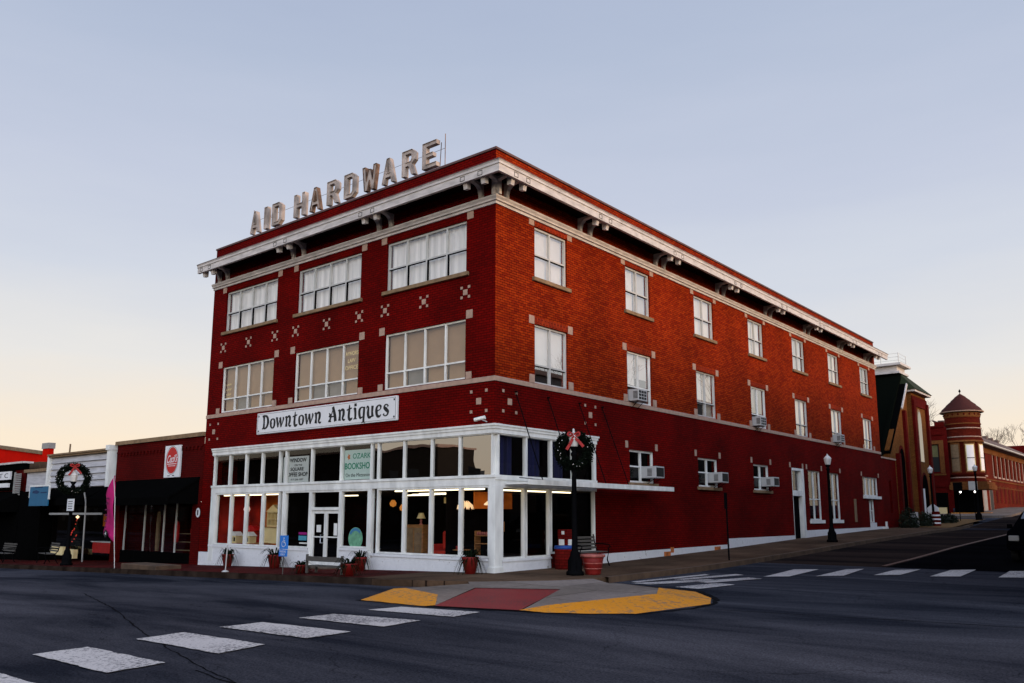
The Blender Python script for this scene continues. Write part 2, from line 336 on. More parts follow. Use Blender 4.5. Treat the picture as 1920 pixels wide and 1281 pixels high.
# a wall frame: 'f' = front wall (faces -Y, runs along X), 's' = side wall (faces +X, runs along Y)
def pt(pl, a, o, z): return (a, -o, z) if pl == 'f' else (o, a, z)
def wbox(mb, pl, a0, a1, o0, o1, z0, z1):
    p = pt(pl, a0, o0, z0); q = pt(pl, a1, o1, z1); return mb.box(p[0], q[0], p[1], q[1], z0, z1)
def wall(mb, pl, a0, a1, z0, z1, holes, depth=.3, out=0):
    As = sorted({a0, a1} | {h[0] for h in holes} | {h[1] for h in holes}); Zs = sorted({z0, z1} | {h[2] for h in holes} | {h[3] for h in holes})
    As = [a for a in As if a0 <= a <= a1]; Zs = [z for z in Zs if z0 <= z <= z1]
    for i in range(len(As)-1):
        for j in range(len(Zs)-1):
            ca, cz = (As[i]+As[i+1])/2, (Zs[j]+Zs[j+1])/2
            if any(h[0] < ca < h[1] and h[2] < cz < h[3] for h in holes): continue
            mb.quad(pt(pl, As[i], out, Zs[j]), pt(pl, As[i+1], out, Zs[j]), pt(pl, As[i+1], out, Zs[j+1]), pt(pl, As[i], out, Zs[j+1]))
    for (h0, h1, k0, k1) in holes:
        for A, B in (((h0, k0), (h1, k0)), ((h1, k0), (h1, k1)), ((h1, k1), (h0, k1)), ((h0, k1), (h0, k0))):
            mb.quad(pt(pl, A[0], out, A[1]), pt(pl, B[0], out, B[1]), pt(pl, B[0], out-depth, B[1]), pt(pl, A[0], out-depth, A[1]))

def text(s, pl, a0, a1, z0, z1, out, parent, material, name='lettering', bold=0, ext=.006, flip=False):
    cu = bpy.data.curves.new('t', 'FONT'); cu.body = s; cu.offset = bold; cu.extrude = .01; cu.resolution_u = 3; cu.align_x = 'LEFT'
    to = bpy.data.objects.new('t', cu); C.objects.link(to)
    dg = bpy.context.evaluated_depsgraph_get(); me = bpy.data.meshes.new_from_object(to.evaluated_get(dg))
    bpy.data.objects.remove(to); bpy.data.curves.remove(cu)
    xs = [v.co.x for v in me.vertices]; ys = [v.co.y for v in me.vertices]
    bx0, bx1, by0, by1 = min(xs), max(xs), min(ys), max(ys)
    off = Vector((0, 0, 0)); p = parent
    while p is not None: off += p.location; p = p.parent
    for v in me.vertices:
        a = a0+(v.co.x-bx0)/(bx1-bx0)*(a1-a0); z = z0+(v.co.y-by0)/(by1-by0)*(z1-z0)
        o = out+(v.co.z+.01)/.02*ext
        v.co = Vector(pt(pl, a, o, z))-off
    me.materials.clear(); me.materials.append(M[material]); me.name = name
    o = bpy.data.objects.new(name, me); C.objects.link(o); o.parent = parent
    return o

# ------------------------------------------------------------------ ground heights
HY = [(-1e4, 0), (0, 0), (6, .05), (10, .14), (15, .27), (22, .50), (35, .83), (43, .98), (50, 1.40), (56, 1.68), (61, 1.95), (75, 2.55), (92, 2.75), (150, 4.0), (400, 7), (3000, 9)]
HX = [(-3000, -9), (-60, -1.3), (-30, -.68), (0, 0), (1e4, 0)]
def itp(T, t):
    for (a, b), (c, d) in zip(T, T[1:]):
        if t <= c: return b+(d-b)*(t-a)/(c-a)
    return T[-1][1]
def G(x, y): return .27+itp(HX, x)*(1 if y < 30 else max(0, 1-(y-30)/30))+itp(HY, y)        # road
def S(x, y):                                                                               # pavement
    z = .46+itp(HX, x)*(1 if y < 30 else max(0, 1-(y-30)/30))+itp(HY, y)
    return z-.008*max(0, -y)-.012*max(0, min(x, 3.4))

mb = MB()
xs = [-1500, -600, -250, -120, -80, -60, -45]+[-38+i*2 for i in range(30)]+[24, 32, 45, 70, 120, 300, 900, 1500]
ys = [-1500, -500, -200, -100, -60, -40]+[-30+i*2 for i in range(63)]+[100, 110, 130, 150, 200, 300, 500, 900, 1500]
vs_ = [(x, y, G(x, y)) for y in ys for x in xs]; nx = len(xs)
mb.add(vs_, [(j*nx+i, j*nx+i+1, (j+1)*nx+i+1, (j+1)*nx+i) for j in range(len(ys)-1) for i in range(nx-1)], True)
setting(mb.build('road', 'asphalt', fix=False), label='dark worn asphalt of the street and crossing')

def slab(name, poly, zf, th, material, step=1.0, label=None, side=None):
    """sidewalk plate: polygon subdivided in triangles so it follows the ground"""
    bm = bmesh.new(); vv = [bm.verts.new((x, y, 0)) for x, y in poly]; f = bm.faces.new(vv)
    for ax in (0, 1):
        lo = min(p[ax] for p in poly); hi = max(p[ax] for p in poly); k = math.floor(lo)+step
        while k < hi:
            co = [0, 0, 0]; co[ax] = k; no = [0, 0, 0]; no[ax] = 1
            bmesh.ops.bisect_plane(bm, geom=bm.verts[:]+bm.edges[:]+bm.faces[:], plane_co=co, plane_no=no); k += step
    for v in bm.verts: v.co.z = zf(v.co.x, v.co.y)
    be = [e for e in bm.edges if e.is_boundary]
    r = bmesh.ops.extrude_edge_only(bm, edges=be)
    for v in [g for g in r['geom'] if isinstance(g, bmesh.types.BMVert)]: v.co.z -= th
    bmesh.ops.recalc_face_normals(bm, faces=bm.faces)
    me = bpy.data.meshes.new(name); bm.to_mesh(me); bm.free(); me.materials.append(M[material])
    o = bpy.data.objects.new(name, me); C.objects.link(o); setting(o, label=label); return o

def rough(q, amp=.014, step=.16):
    """a painted or broken edge: the outline subdivided and jittered"""
    out = []
    for i in range(len(q)):
        a, b = Vector(q[i]), Vector(q[(i+1) % len(q)]); n = max(1, int((b-a).length/step))
        for k in range(n):
            p = a.lerp(b, k/n)
            if k: p += Vector((random.uniform(-amp, amp), random.uniform(-amp, amp)) + ((0,) if len(p) == 3 else ()))
            out.append(tuple(p))
    return out
def sheet(mb_, q3):
    """fill a non-convex outline given as 3D points"""
    tri = tessellate_polygon([[Vector((p[0], p[1], 0)) for p in q3]]); mb_.add(q3, [tuple(t) for t in tri])
def tri_sheet(name, quads, material, label=None, lift=.0):
    m_ = MB()
    for q in quads: m_.add([(x, y, z+lift) for x, y, z in q], [tuple(range(len(q)))])
    o = m_.build(name, material); setting(o, label=label); return o

corner = [(-2.2, -3.0), (-2.2, -.1), (0, -.1), (.1, .2), (.1, 6), (3.0, 6), (3.05, .6), (2.6, -.7), (1.3, -2.4), (.2, -3.1), (-1.0, -3.3)]
slab('sidewalk', corner, S, .3, 'walk', label='tan concrete pavement at the building corner')
slab('front_sidewalk', [(-60, -3.0), (-60, 1.0), (-15.7, 1.0), (-15.7, -.12), (-2.2, -.12), (-2.2, -3.0)], S, .4, 'walk_red', step=2, label='dark red paved pavement along the shop fronts')
slab('side_sidewalk', [(-.05, 6), (-.05, 46.5), (3.1, 46.5), (3.0, 6)], S, .3, 'walk', step=2, label='brown concrete pavement climbing beside the brick wall')
k1 = MB(); prev = None
for i in range(41):
    y = 1.0+i*1.1; k1_ = [(3.0, y, S(3, y)+.004), (3.17, y, S(3, y)+.004), (3.19, y, G(3.2, y)-.2)]
    if prev: k1.add(prev+k1_, [(0, 1, 4, 3), (1, 2, 5, 4)])
    prev = k1_
setting(k1.build('kerb', 'kerb'), label='worn tan kerb of the side street')
k1 = MB(); prev = None
for i in range(48):
    x = -62+i*1.29; zt = S(x, -3)+.004; a = [(x, -3.0, zt), (x, -3.17, zt), (x, -3.19, G(x, -3)-.2)]
    if prev: k1.add(prev+a, [(0, 1, 4, 3), (1, 2, 5, 4)])
    prev = a
setting(k1.build('front_kerb', mat('near black kerb', (.030, .020, .015), .9, var=.5, vscale=2, spec=0)), label='pale kerb of the main street pavement')  # mottled near-black colour along the front kerb

# corner ramp: concrete plate, red ramp, yellow flared kerbs (ground outline measured on the street)
zr = .278; zt = .385
Lt, Li, Lb, Lo = (.70, -4.37), (2.35, -5.05), (3.72, -6.12), (1.63, -6.2)
rq = [(3.76, -6.11, zr+.012), (5.52, -5.62, zr+.012), (4.05, -2.35, zt-.01), (2.35, -3.35, zt-.01)]
tri_sheet('ramp', [rq], 'redramp', 'red paved ramp between yellow kerb flares')
tri_sheet('ramp_apron', [[(1.0, -4.30, zt-.02), (2.75, -5.0, zt-.02), (3.72, -6.05, zr+.012), (2.33, -3.36, zt), (1.6, -2.75, zt+.02)],
                        [(1.6, -2.75, zt+.02), (2.33, -3.36, zt), (4.07, -2.37, zt), (4.1, -.4, zt+.02), (3.02, .5, S(3, .5)-.012), (1.25, -2.42, S(1, -2)-.015)],
                        [(4.07, -2.37, zt), (5.54, -5.55, zr+.02), (6.02, -4.55, zt-.01), (6.3, -1.9, zt-.01), (5.55, -.5, zt-.01), (4.3, -.2, zt+.01), (4.1, -.4, zt+.02)],
                        [(5.54, -5.55, zr+.012), (5.75, -4.9, zt-.03), (6.02, -4.55, zt-.01)]], 'apron', 'pale concrete island of the kerb ramp')
tri_sheet('yellow_kerb', [[(.70, -4.40, zt-.04), (1.0, -4.30, zt-.016), (2.75, -5.0, zt-.016), (3.72, -6.05, zr+.016), (3.55, -6.20, zr), (1.63, -6.2, zr-.01)]], 'yellow', 'small yellow painted kerb flare left of the red ramp')
tri_sheet('yellow_kerb', [[(5.50, -5.62, zr+.014), (5.75, -4.95, zt-.03), (6.02, -4.55, zt), (6.75, -5.10, zr-.01), (6.25, -5.45, zr-.01)],
                         [(6.75, -5.10, zr-.01), (6.02, -4.55, zt), (6.3, -1.9, zt), (7.65, -2.05, zr-.01), (7.72, -3.2, zr-.01), (7.4, -4.6, zr-.01)],
                         [(7.65, -2.05, zr-.01), (6.3, -1.9, zt), (5.55, -.5, zt), (6.1, .3, zr-.01), (7.1, -.9, zr-.01)],
                         [(6.1, .3, zr-.01), (5.55, -.5, zt), (4.3, -.2, zt+.012), (4.9, .5, zr-.01)]], 'yellow', 'large yellow painted kerb curving round the ramp island')

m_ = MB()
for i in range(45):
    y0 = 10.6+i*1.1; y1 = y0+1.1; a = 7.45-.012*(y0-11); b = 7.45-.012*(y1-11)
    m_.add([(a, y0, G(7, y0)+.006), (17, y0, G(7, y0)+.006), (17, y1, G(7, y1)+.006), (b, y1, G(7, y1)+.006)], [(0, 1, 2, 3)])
setting(m_.build('shaded_new_asphalt', asphalt('shade darkened fresh asphalt', (.0050, .0050, .0060), (.0028, .0028, .0034))), label='shade darkened fresh asphalt of the right lane of the side street')  # the shade of the street is put into this lane's near-black colour
m_ = MB()
for i in range(45):
    y0 = 10.6+i*1.1; y1 = y0+1.1; a = 7.45-.012*(y0-11); b = 7.45-.012*(y1-11)
    m_.add([(3.2, y0, G(7, y0)+.005), (a, y0, G(7, y0)+.005), (b, y1, G(7, y1)+.005), (3.2, y1, G(7, y1)+.005)], [(0, 1, 2, 3)])
setting(m_.build('old_asphalt', asphalt('brownish old asphalt', (.034, .024, .020), (.012, .010, .010))), label='brown worn asphalt of the left lane of the side street')
def ribbon(name, pts, w_, material, lift, label, jit=.03):
    m_ = MB(); P = []
    for a, b in zip(pts, pts[1:]):
        a, b = Vector(a), Vector(b); n = max(1, int((b-a).length/.2))
        for k in range(n): P.append(a.lerp(b, k/n)+Vector((random.uniform(-jit, jit), random.uniform(-jit, jit))))
    P.append(Vector(pts[-1])); vs = []
    for i, p in enumerate(P):
        d = (P[min(i+1, len(P)-1)]-P[max(i-1, 0)]).normalized(); nn_ = Vector((-d.y, d.x))*w_/2*random.uniform(.55, 1.35)
        for q in (p+nn_, p-nn_): vs.append((q.x, q.y, G(q.x, q.y)+lift))
    m_.add(vs, [(2*i, 2*i+1, 2*i+3, 2*i+2) for i in range(len(P)-1)]); o = m_.build(name, material); setting(o, label=label)
M['tar'] = mat('tar black', (.010, .010, .011), .95, spec=0, var=.5, vscale=12)
ribbon('gutter', [(1.6, -6.24), (3.7, -6.2), (5.55, -5.68), (6.25, -5.5), (6.8, -5.14), (7.45, -4.62), (7.78, -3.2), (7.72, -2.0), (7.15, -.85), (6.15, .36), (5.0, .55)], .13, 'tar', .006, 'dark strip along the foot of the yellow kerb')  # uneven dark strip following the outer kerb edge
for pts, w_ in (([(-6.0, -8.6), (-1.0, -10.2), (3.0, -11.6), (6.4, -12.6), (12, -13.8)], .028), ([(6.5, -12.75), (10, -13.2), (15, -13.6), (22, -13.2)], .035), ([(8, -3), (13, -2.2), (19, -1.2)], .04)):
    ribbon('tar_seam', pts, w_, 'tar', .004, 'thin dark seam in the asphalt', .02)
# zebra crossings
near = [((3.29, -7.4), (3.36, -6.62), (5.13, -6.3), (5.27, -7.16)), ((3.35, -9.01), (3.32, -8.22), (5.2, -7.88), (5.33, -8.82)),
        ((3.39, -10.55), (3.38, -9.75), (5.4, -9.55), (5.45, -10.4)), ((3.66, -12.03), (3.53, -11.22), (5.5, -11.13), (5.71, -11.96)),
        ((3.99, -13.53), (3.88, -12.8), (5.84, -12.74), (5.96, -13.5)), ((4.3, -15.1), (4.2, -14.3), (6.15, -14.25), (6.3, -15.1))]
m_ = MB()
def gz(x, y): return G(x, y)+.012
for q in near: sheet(m_, [(x, y, gz(x, y)+.004) for x, y in rough(q, .016, .12)])
far = [((5.6, 5.35), (6.15, 5.9), (6.0, 8.7), (5.35, 8.3)), ((6.75, 6.35), (7.35, 6.9), (7.1, 9.6), (6.7, 9.1)),
       ((8.0, 7.5), (8.6, 8.0), (8.6, 10.2), (8.0, 9.7)), ((9.4, 7.9), (10.1, 8.3), (10.0, 10.9), (9.4, 10.4)),
       ((11.0, 8.5), (11.8, 8.9), (11.6, 11.2), (10.9, 10.8)), ((12.5, 8.9), (13.3, 9.3), (13.1, 11.6), (12.4, 11.2)),
       ((3.75, 1.2), (4.35, 1.15), (5.25, 3.4), (4.75, 3.6)), ((4.75, 2.6), (5.3, 2.5), (5.9, 4.6), (5.4, 4.8)),
       ((4.0, 3.0), (4.35, 2.9), (4.9, 5.6), (4.55, 5.8)), ((3.5, 1.6), (3.75, 1.5), (4.1, 5.0), (3.85, 5.2)), ((5.2, .9), (5.9, .8), (6.1, 2.4), (5.5, 2.6))]
def subq(mb_, q, n=5):
    for i in range(n):
        t0, t1 = i/n, (i+1)/n
        f = lambda a, b, t: (a[0]+(b[0]-a[0])*t, a[1]+(b[1]-a[1])*t)
        p = [f(q[0], q[3], t0), f(q[1], q[2], t0), f(q[1], q[2], t1), f(q[0], q[3], t1)]
        mb_.add([(x, y, gz(x, y)+.006) for x, y in p], [(0, 1, 2, 3)])
setting(m_.build('crosswalk_marking', 'zebra'), label='white zebra bars across the main street in the foreground')
m_ = MB()
for q in far: subq(m_, q)
setting(m_.build('crosswalk_marking', 'zebra'), label='white zebra bars across the mouth of the side street')
m_ = MB()
for i in range(40):
    y0 = 11+i*1.2; y1 = y0+1.2; xc = lambda y: 7.3-.012*max(0, y-11)
    m_.add([(xc(y0)-.08, y0, G(7, y0)+.02), (xc(y0)+.08, y0, G(7, y0)+.02), (xc(y1)+.08, y1, G(7, y1)+.02), (xc(y1)-.08, y1, G(7, y1)+.02)], [(0, 1, 2, 3)])
setting(m_.build('centre_line', 'lineyel'), label='faded yellow line up the side street')

# ================================================================== the hardware store building
W0, Ly = -15.6434, 37.307
B = thing('brick_building', 'three storey red brick corner building with white shopfront and rooftop lettering', 'building', (-7.8, 18, .45))
ZT = 13.12
fx = [(-4.85, -1.19), (-9.79, -6.17), (-14.67, -11.10)]
sy = [(1.896, 3.651), (7.297, 9.037), (12.628, 14.392), (17.948, 19.668), (23.293, 25.01), (28.573, 30.309), (34.164, 35.879)]
holes_f = [(a, b, z0, z1) for a, b in fx for z0, z1 in ((9.44, 11.118), (6.11, 7.974))]
SF0, SF1 = -14.75, .12   # shopfront span
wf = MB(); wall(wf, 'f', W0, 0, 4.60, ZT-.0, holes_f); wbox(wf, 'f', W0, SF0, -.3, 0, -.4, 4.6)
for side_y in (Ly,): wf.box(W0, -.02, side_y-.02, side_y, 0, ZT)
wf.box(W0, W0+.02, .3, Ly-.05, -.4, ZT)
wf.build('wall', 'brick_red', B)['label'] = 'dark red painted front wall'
ZB = 5.95
hs2 = [(a, b, z0, z1) for a, b in sy for z0, z1 in ((9.48, 11.176), (6.10, 7.983))]
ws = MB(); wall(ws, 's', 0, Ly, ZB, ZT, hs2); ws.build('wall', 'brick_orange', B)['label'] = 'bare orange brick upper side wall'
gfl = [(7.33, 9.06, 3.22, 4.39), (12.52, 14.32, 3.22, 4.39), (17.85, 19.62, 3.22, 4.39), (22.36, 23.68, .96, 4.40), (24.55, 26.35, 1.87, 4.40), (27.6, 29.26, 1.87, 4.40), (33.35, 36.3, 3.28, 4.41), (34.25, 35.35, 1.70, 3.1)]
ws = MB(); wall(ws, 's', 5.08, Ly, .2, ZB, gfl); wall(ws, 's', 0, 5.08, 4.60, ZB, []); ws.build('wall', 'brick_red', B)['label'] = 'dark red painted lower side wall'
rf = MB(); rf.box(W0+.05, -.3, .3, Ly-.05, 12.3, 12.4); rf.build('roof', 'roofing', B)
fl = MB()
for z in (4.75, 8.6): fl.box(W0+.1, -.31, .31, Ly-.1, z, z+.15)
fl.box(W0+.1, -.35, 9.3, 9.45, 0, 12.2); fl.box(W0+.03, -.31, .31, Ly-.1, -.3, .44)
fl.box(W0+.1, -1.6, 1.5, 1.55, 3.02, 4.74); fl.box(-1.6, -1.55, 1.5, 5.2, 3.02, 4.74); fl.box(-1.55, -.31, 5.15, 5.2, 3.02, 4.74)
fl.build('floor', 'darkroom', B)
for nm, args in (('coping', ((W0, .03, -.32, .03), (-.32, .03, .03, Ly))),):
    m_ = MB()
    m_.box(W0-.02, .04, -.04, .34, ZT, ZT+.07); m_.box(-.34, .04, .34, Ly, ZT, ZT+.07); m_.build('coping', 'cap', B)
# parapet inside faces
m_ = MB(); m_.box(W0+.05, -.25, .25, .3, 12.4, ZT); m_.box(-.3, -.25, .3, Ly, 12.4, ZT); m_.build('parapet', 'brick_red', B)
# trim moulding under the brackets: stepped profile swept round the corner
def sweep(prof, material, name, x_end=W0, y_end=Ly):
    """prof = (out, z) points, mitred at the corner of the building"""
    m = MB(); n = len(prof)
    vs = [(x_end, -o, z) for o, z in prof]+[(o, -o, z) for o, z in prof]+[(o, y_end, z) for o, z in prof]
    fs = []
    for s in range(2):
        for i in range(n-1): fs.append((s*n+i, s*n+i+1, (s+1)*n+i+1, (s+1)*n+i))
    m.add(vs, fs); m.add(vs[:n], [tuple(range(n))]); m.add(vs[2*n:], [tuple(range(n))])
    return m.build(name, material, B)
sweep([(.0, 11.36), (.05, 11.36), (.05, 11.44), (.11, 11.45), (.11, 11.50), (.16, 11.56), (.16, 11.60), (0, 11.62)], 'white2', 'moulding')
sweep([(.80, 12.10), (.80, 11.88), (.90, 11.88), (.90, 12.10), (.93, 12.11), (.93, 12.18), (.96, 12.22), (.86, 12.26)], 'white2', 'cornice', W0+.15, Ly-.25)
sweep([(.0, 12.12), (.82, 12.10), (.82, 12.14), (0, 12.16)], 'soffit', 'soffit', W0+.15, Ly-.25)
sweep([(.0, 12.36), (.05, 12.34), (.97, 12.225), (.95, 12.25), (.06, 12.40)], 'cap', 'cornice_roof', W0+.15, Ly-.25)
# stone band
sweep([(.0, 5.94), (.035, 5.94), (.035, 6.07), (.0, 6.09)], 'stone', 'stone_band')
# scroll brackets
def bracket(pl, a):
    wd = .075
    prof = [(0, 11.60), (.07, 11.60), (.10, 11.76), (.15, 11.92), (.26, 12.01), (.44, 12.045), (.60, 12.03), (.61, 11.74), (.75, 11.72), (.79, 11.86), (.79, 12.095), (0, 12.115)]
    m = MB()
    if pl == 's': m.prism([(o, z) for o, z in prof], 1, a-wd, a+wd)
    else: m.prism([(-o, z) for o, z in prof], 0, a-wd, a+wd)
    wbox(m, pl, a-wd-.02, a+wd+.02, .57, .797, 12.02, 12.092)
    for k in (-.07, 0, .07): wbox(m, pl, a+k*.8-.01, a+k*.8+.01, .06, .10, 11.602, 11.76)
    b = m.build('bracket', 'white2', B)
    # little framed square on the fascia above
    q = MB()
    for (da0, da1, z0, z1) in ((-.09, .09, 11.92, 11.935), (-.09, .09, 12.055, 12.07), (-.09, -.075, 11.935, 12.055), (.075, .09, 11.935, 12.055)):
        wbox(q, pl, a+da0, a+da1, .898, .908, z0, z1)
    q.build('cornice_square', 'ink', B)
for a in (-.55, .16, -5.22, -4.62, -10.08, -9.45, -15.2, -14.6): bracket('f', a)
for a in (-.12, .45, 4.36, 4.96, 9.47, 10.08, 14.78, 15.38, 19.95, 20.55, 25.05, 25.65, 30.35, 30.95, 35.2, 35.8): bracket('s', a)

# corner stones and inlays
def stone(pl, a, z, w=.26, h=.26, o=.012):
    m = MB(); wbox(m, pl, a-w/2, a+w/2, -.02, o, z-h/2, z+h/2); m.build('corner_stone', 'stone', B)
for (a, b) in fx:
    for z in (11.25, 8.09):
        stone('f', a-.14, z); stone('f', b+.16, z)
    for q in (a-.14, b+.16): stone('f', q, 6.20, .22, .22, .03)
for (a, b) in sy:
    for z in (11.30, 8.09): stone('s', a-.16, z); stone('s', b+.14, z)
    for q in (a-.16, b+.14): stone('s', q, 6.22, .24, .26, .03)
for h in gfl[:7]:
    stone('s', h[0]-.18, 4.56, .17, .25); stone('s', h[1]+.16, 4.56, .17, .25)
def inlay(pl, a, z, d=.22, small=.1, big=.2):
    m = MB(); wbox(m, pl, a-big/2, a+big/2, -.02, .014, z-big/2, z+big/2)
    for i in (-1, 1):
        for j in (-1, 1): wbox(m, pl, a+i*d-small/2, a+i*d+small/2, -.02, .014, z+j*d-small/2, z+j*d+small/2)
    m.build('stone_inlay', 'stone', B)
for (a, b) in fx:
    inlay('f', a-.02, 8.80, .155, .085, .17); inlay('f', (a+b)/2, 8.80, .155, .085, .17); inlay('f', b-.02, 8.80, .155, .085, .17)
for pl, a in (('f', -.62), ('f', -15.03), ('s', .68), ('s', 4.9)): inlay(pl, a, 5.38, .30, .09, .19)

# windows ---------------------------------------------------------------
def win(pl, a0, a1, z0, z1, cols, rail, blinds, frame='alu', glassm='glass_up', fw=.06, rec=.10, sill=True, sashdark=True, lines=None):
    f = MB(); o1 = -rec+.03; o0 = -rec-.05
    wbox(f, pl, a0, a1, o0, o1, z0, z0+fw); wbox(f, pl, a0, a1, o0, o1, z1-fw, z1)
    wbox(f, pl, a0, a0+fw, o0, o1, z0+fw, z1-fw); wbox(f, pl, a1-fw, a1, o0, o1, z0+fw, z1-fw)
    step = (a1-a0)/cols
    for i in range(1, cols): wbox(f, pl, a0+i*step-fw/2, a0+i*step+fw/2, o0, o1, z0+fw, z1-fw)
    zr_ = z0+(z1-z0)*rail if rail else None
    if rail:
        for i in range(cols): wbox(f, pl, a0+i*step+fw/2+.002, a0+(i+1)*step-fw/2-.002, o0+.01, o1-.008, zr_-.025, zr_+.025)
    w_ = f.build('window', frame, B)
    if sashdark and rail:
        d = MB()
        for i in range(cols): wbox(d, pl, a0+i*step+fw/2, a0+i*step+fw/2+.025, o0+.005, o1-.012, z0+fw, zr_-.03); wbox(d, pl, a0+i*step+fw/2+.03, a0+(i+1)*step-fw/2, o0+.005, o1-.012, zr_-.045, zr_-.027)
        d.build('sash_gap', 'black', w_)
    g = MB(); g.quad(pt(pl, a0+.02, -rec-.02, z0+.02), pt(pl, a1-.02, -rec-.02, z0+.02), pt(pl, a1-.02, -rec-.02, z1-.02), pt(pl, a0+.02, -rec-.02, z1-.02))
    g.build('pane', glassm, w_)
    for (i0, i1, t0, t1, m) in blinds:
        b = MB(); A0, A1 = a0+i0*step+.03, a0+i1*step-.03; Z0, Z1 = z0+(z1-z0)*t0+.03, z0+(z1-z0)*t1-.02
        if m == 'curtain':
            n = int((A1-A0)/.05); vs = []
            for k in range(n+1):
                a = A0+(A1-A0)*k/n; o = -rec-.16+.022*math.sin(k*1.25+.3*math.sin(k*.37)); vs += [pt(pl, a, o, Z0), pt(pl, a, o, Z1)]
            b.add(vs, [(2*k, 2*k+2, 2*k+3, 2*k+1) for k in range(n)], True); b.build('curtain', m, w_, fix=False)
        else:
            wbox(b, pl, A0, A1, -rec-.15, -rec-.14, Z0, Z1); b.build('blind', m, w_)
    if sill:
        s = MB(); wbox(s, pl, a0-.12, a1+.12, -rec-.05, .10, z0-.13, z0-.003); s.build('window_sill', 'sill', w_, bevel=.01)
    return w_
for i, (a, b) in enumerate(fx):
    win('f', a, b, 9.44, 11.118, 4, .47, [(0, 4, 0, 1, 'curtain')])
    dk = {0: [1], 1: [1, 2], 2: [1]}[i]
    bl = [(0, 4, .31, 1, 'blind_tan')]+[(k, k+1, 0, .31, 'blind_gray' if k in dk else 'blind_tan') for k in range(4)]
    wn_ = win('f', a, b, 6.11, 7.974, 4, .30, bl, frame='white', sill=False, sashdark=False, glassm='glass_mid')
    if i == 1:
        for k, (t, z) in enumerate((('AYHORS', 7.52), ('LAW', 7.27), ('OFFICE', 7.02))):
            hw = .34 if k != 1 else .2
            text(t, 'f', -6.65-hw, -6.65+hw, z, z+.14, -.115, wn_, 'cream', ext=.002)
    if i == 2:
        for z in (7.2, 7.0, 6.8, 6.66): text('LAW', 'f', -14.45, -14.1, z, z+.09, -.115, wn_, 'cream', ext=.002)
bl2 = {0: [(0, 2, .32, 1, 'blind_white')], 1: [(0, 1, .35, 1, 'blind_white'), (1, 2, .5, 1, 'blind_white')], 2: [(0, 1, .28, 1, 'blind_white'), (1, 2, 0, 1, 'blind_cream')], 3: [(0, 1, .5, 1, 'blind_gray')], 4: [(0, 2, .3, 1, 'blind_white')], 5: [(0, 2, .3, 1, 'blind_white')], 6: [(0, 2, .3, 1, 'blind_white')]}
for i, (a, b) in enumerate(sy):
    win('s', a, b, 9.48, 11.176, 2, .47, [[(0, 2, 0, 1, 'blind_white')], [(0, 1, 0, 1, 'blind_white'), (1, 2, .0, 1, 'blind_cool')], [(0, 2, .04, 1, 'blind_white')], [(0, 1, .0, 1, 'blind_cream'), (1, 2, 0, 1, 'blind_white')], [(0, 2, 0, 1, 'blind_cool')], [(0, 1, .06, 1, 'blind_white'), (1, 2, 0, 1, 'blind_cream')], [(0, 1, 0, 1, 'blind_cool')]][i], glassm='glass_side')
    win('s', a, b, 6.10, 7.983, 2, .32, bl2[i], glassm='glass_side', sill=False, frame='white' if i in (1, 3) else 'alu')
    m = MB(); wbox(m, 's', a-.02, b+.02, -.02, .010, 11.18, 11.43 if False else 11.355); m.build('brick_lintel', 'brick_soldier', B)
    m = MB(); wbox(m, 's', a-.02, b+.02, -.02, .010, 7.987, 8.20); m.build('brick_lintel', 'brick_soldier', B)
for h in gfl[:3]: win('s', *h, 2, .5, [], frame='white', glassm='glass_shop', sashdark=False, fw=.07)
for h in gfl[4:6]:
    win('s', *h, 2, .42, [], frame='white', glassm='glass_shop', sashdark=False, fw=.06, sill=False)
    s = MB(); wbox(s, 's', h[0]-.08, h[1]+.12, -.08, .08, h[2]-.17, h[2]-.003); s.build('window_sill', 'white', B)
h = gfl[6]; win('s', *h, 4, None, [], frame='white', glassm='glass_shop', sill=False, fw=.06)
s = MB(); wbox(s, 's', h[0]-.1, h[1]+.25, -.08, .09, h[2]-.17, h[2]-.003); s.build('window_sill', 'white', B)
win('s', *gfl[7], 2, .5, [], frame='white', glassm='glass_shop', sill=False, sashdark=False)
# side door with white jamb and transom
dr = MB(); h = gfl[3]; wbox(dr, 's', h[1]-.14, h[1]+.12, -.2, .06, .95, 4.42); wbox(dr, 's', h[0], h[1]-.14, -.15, .02, 4.3, 4.42); wbox(dr, 's', h[0]+.02, h[1]-.14, -.18, .03, 3.05, 3.32); wbox(dr, 's', h[0], h[0]+.06, -.15, .0, .95, 4.3)
side_door = dr.build('door_frame', 'white', B)
dr = MB(); wbox(dr, 's', h[0]+.08, h[1]-.15, -.2, -.16, .96, 3.04); dl = dr.build('door', 'black', side_door)
dr = MB(); dr.tube([(-.13, 22.55, 1.9), (-.06, 22.55, 1.9), (-.06, 22.55, 2.2), (-.13, 22.55, 2.2)], .012); dr.build('handle', 'chrome', side_door)
dr = MB(); dr.quad((-.12, h[0]+.06, 3.32), (-.12, h[1]-.14, 3.32), (-.12, h[1]-.14, 4.3), (-.12, h[0]+.06, 4.3)); dr.build('transom_pane', 'glass_shop', side_door)
# bricked-up strip by the tall windows
m = MB(); wbox(m, 's', 31.5, 31.85, -.01, .03, 1.75, 3.05); m.build('wooden_strip', 'sill', B)
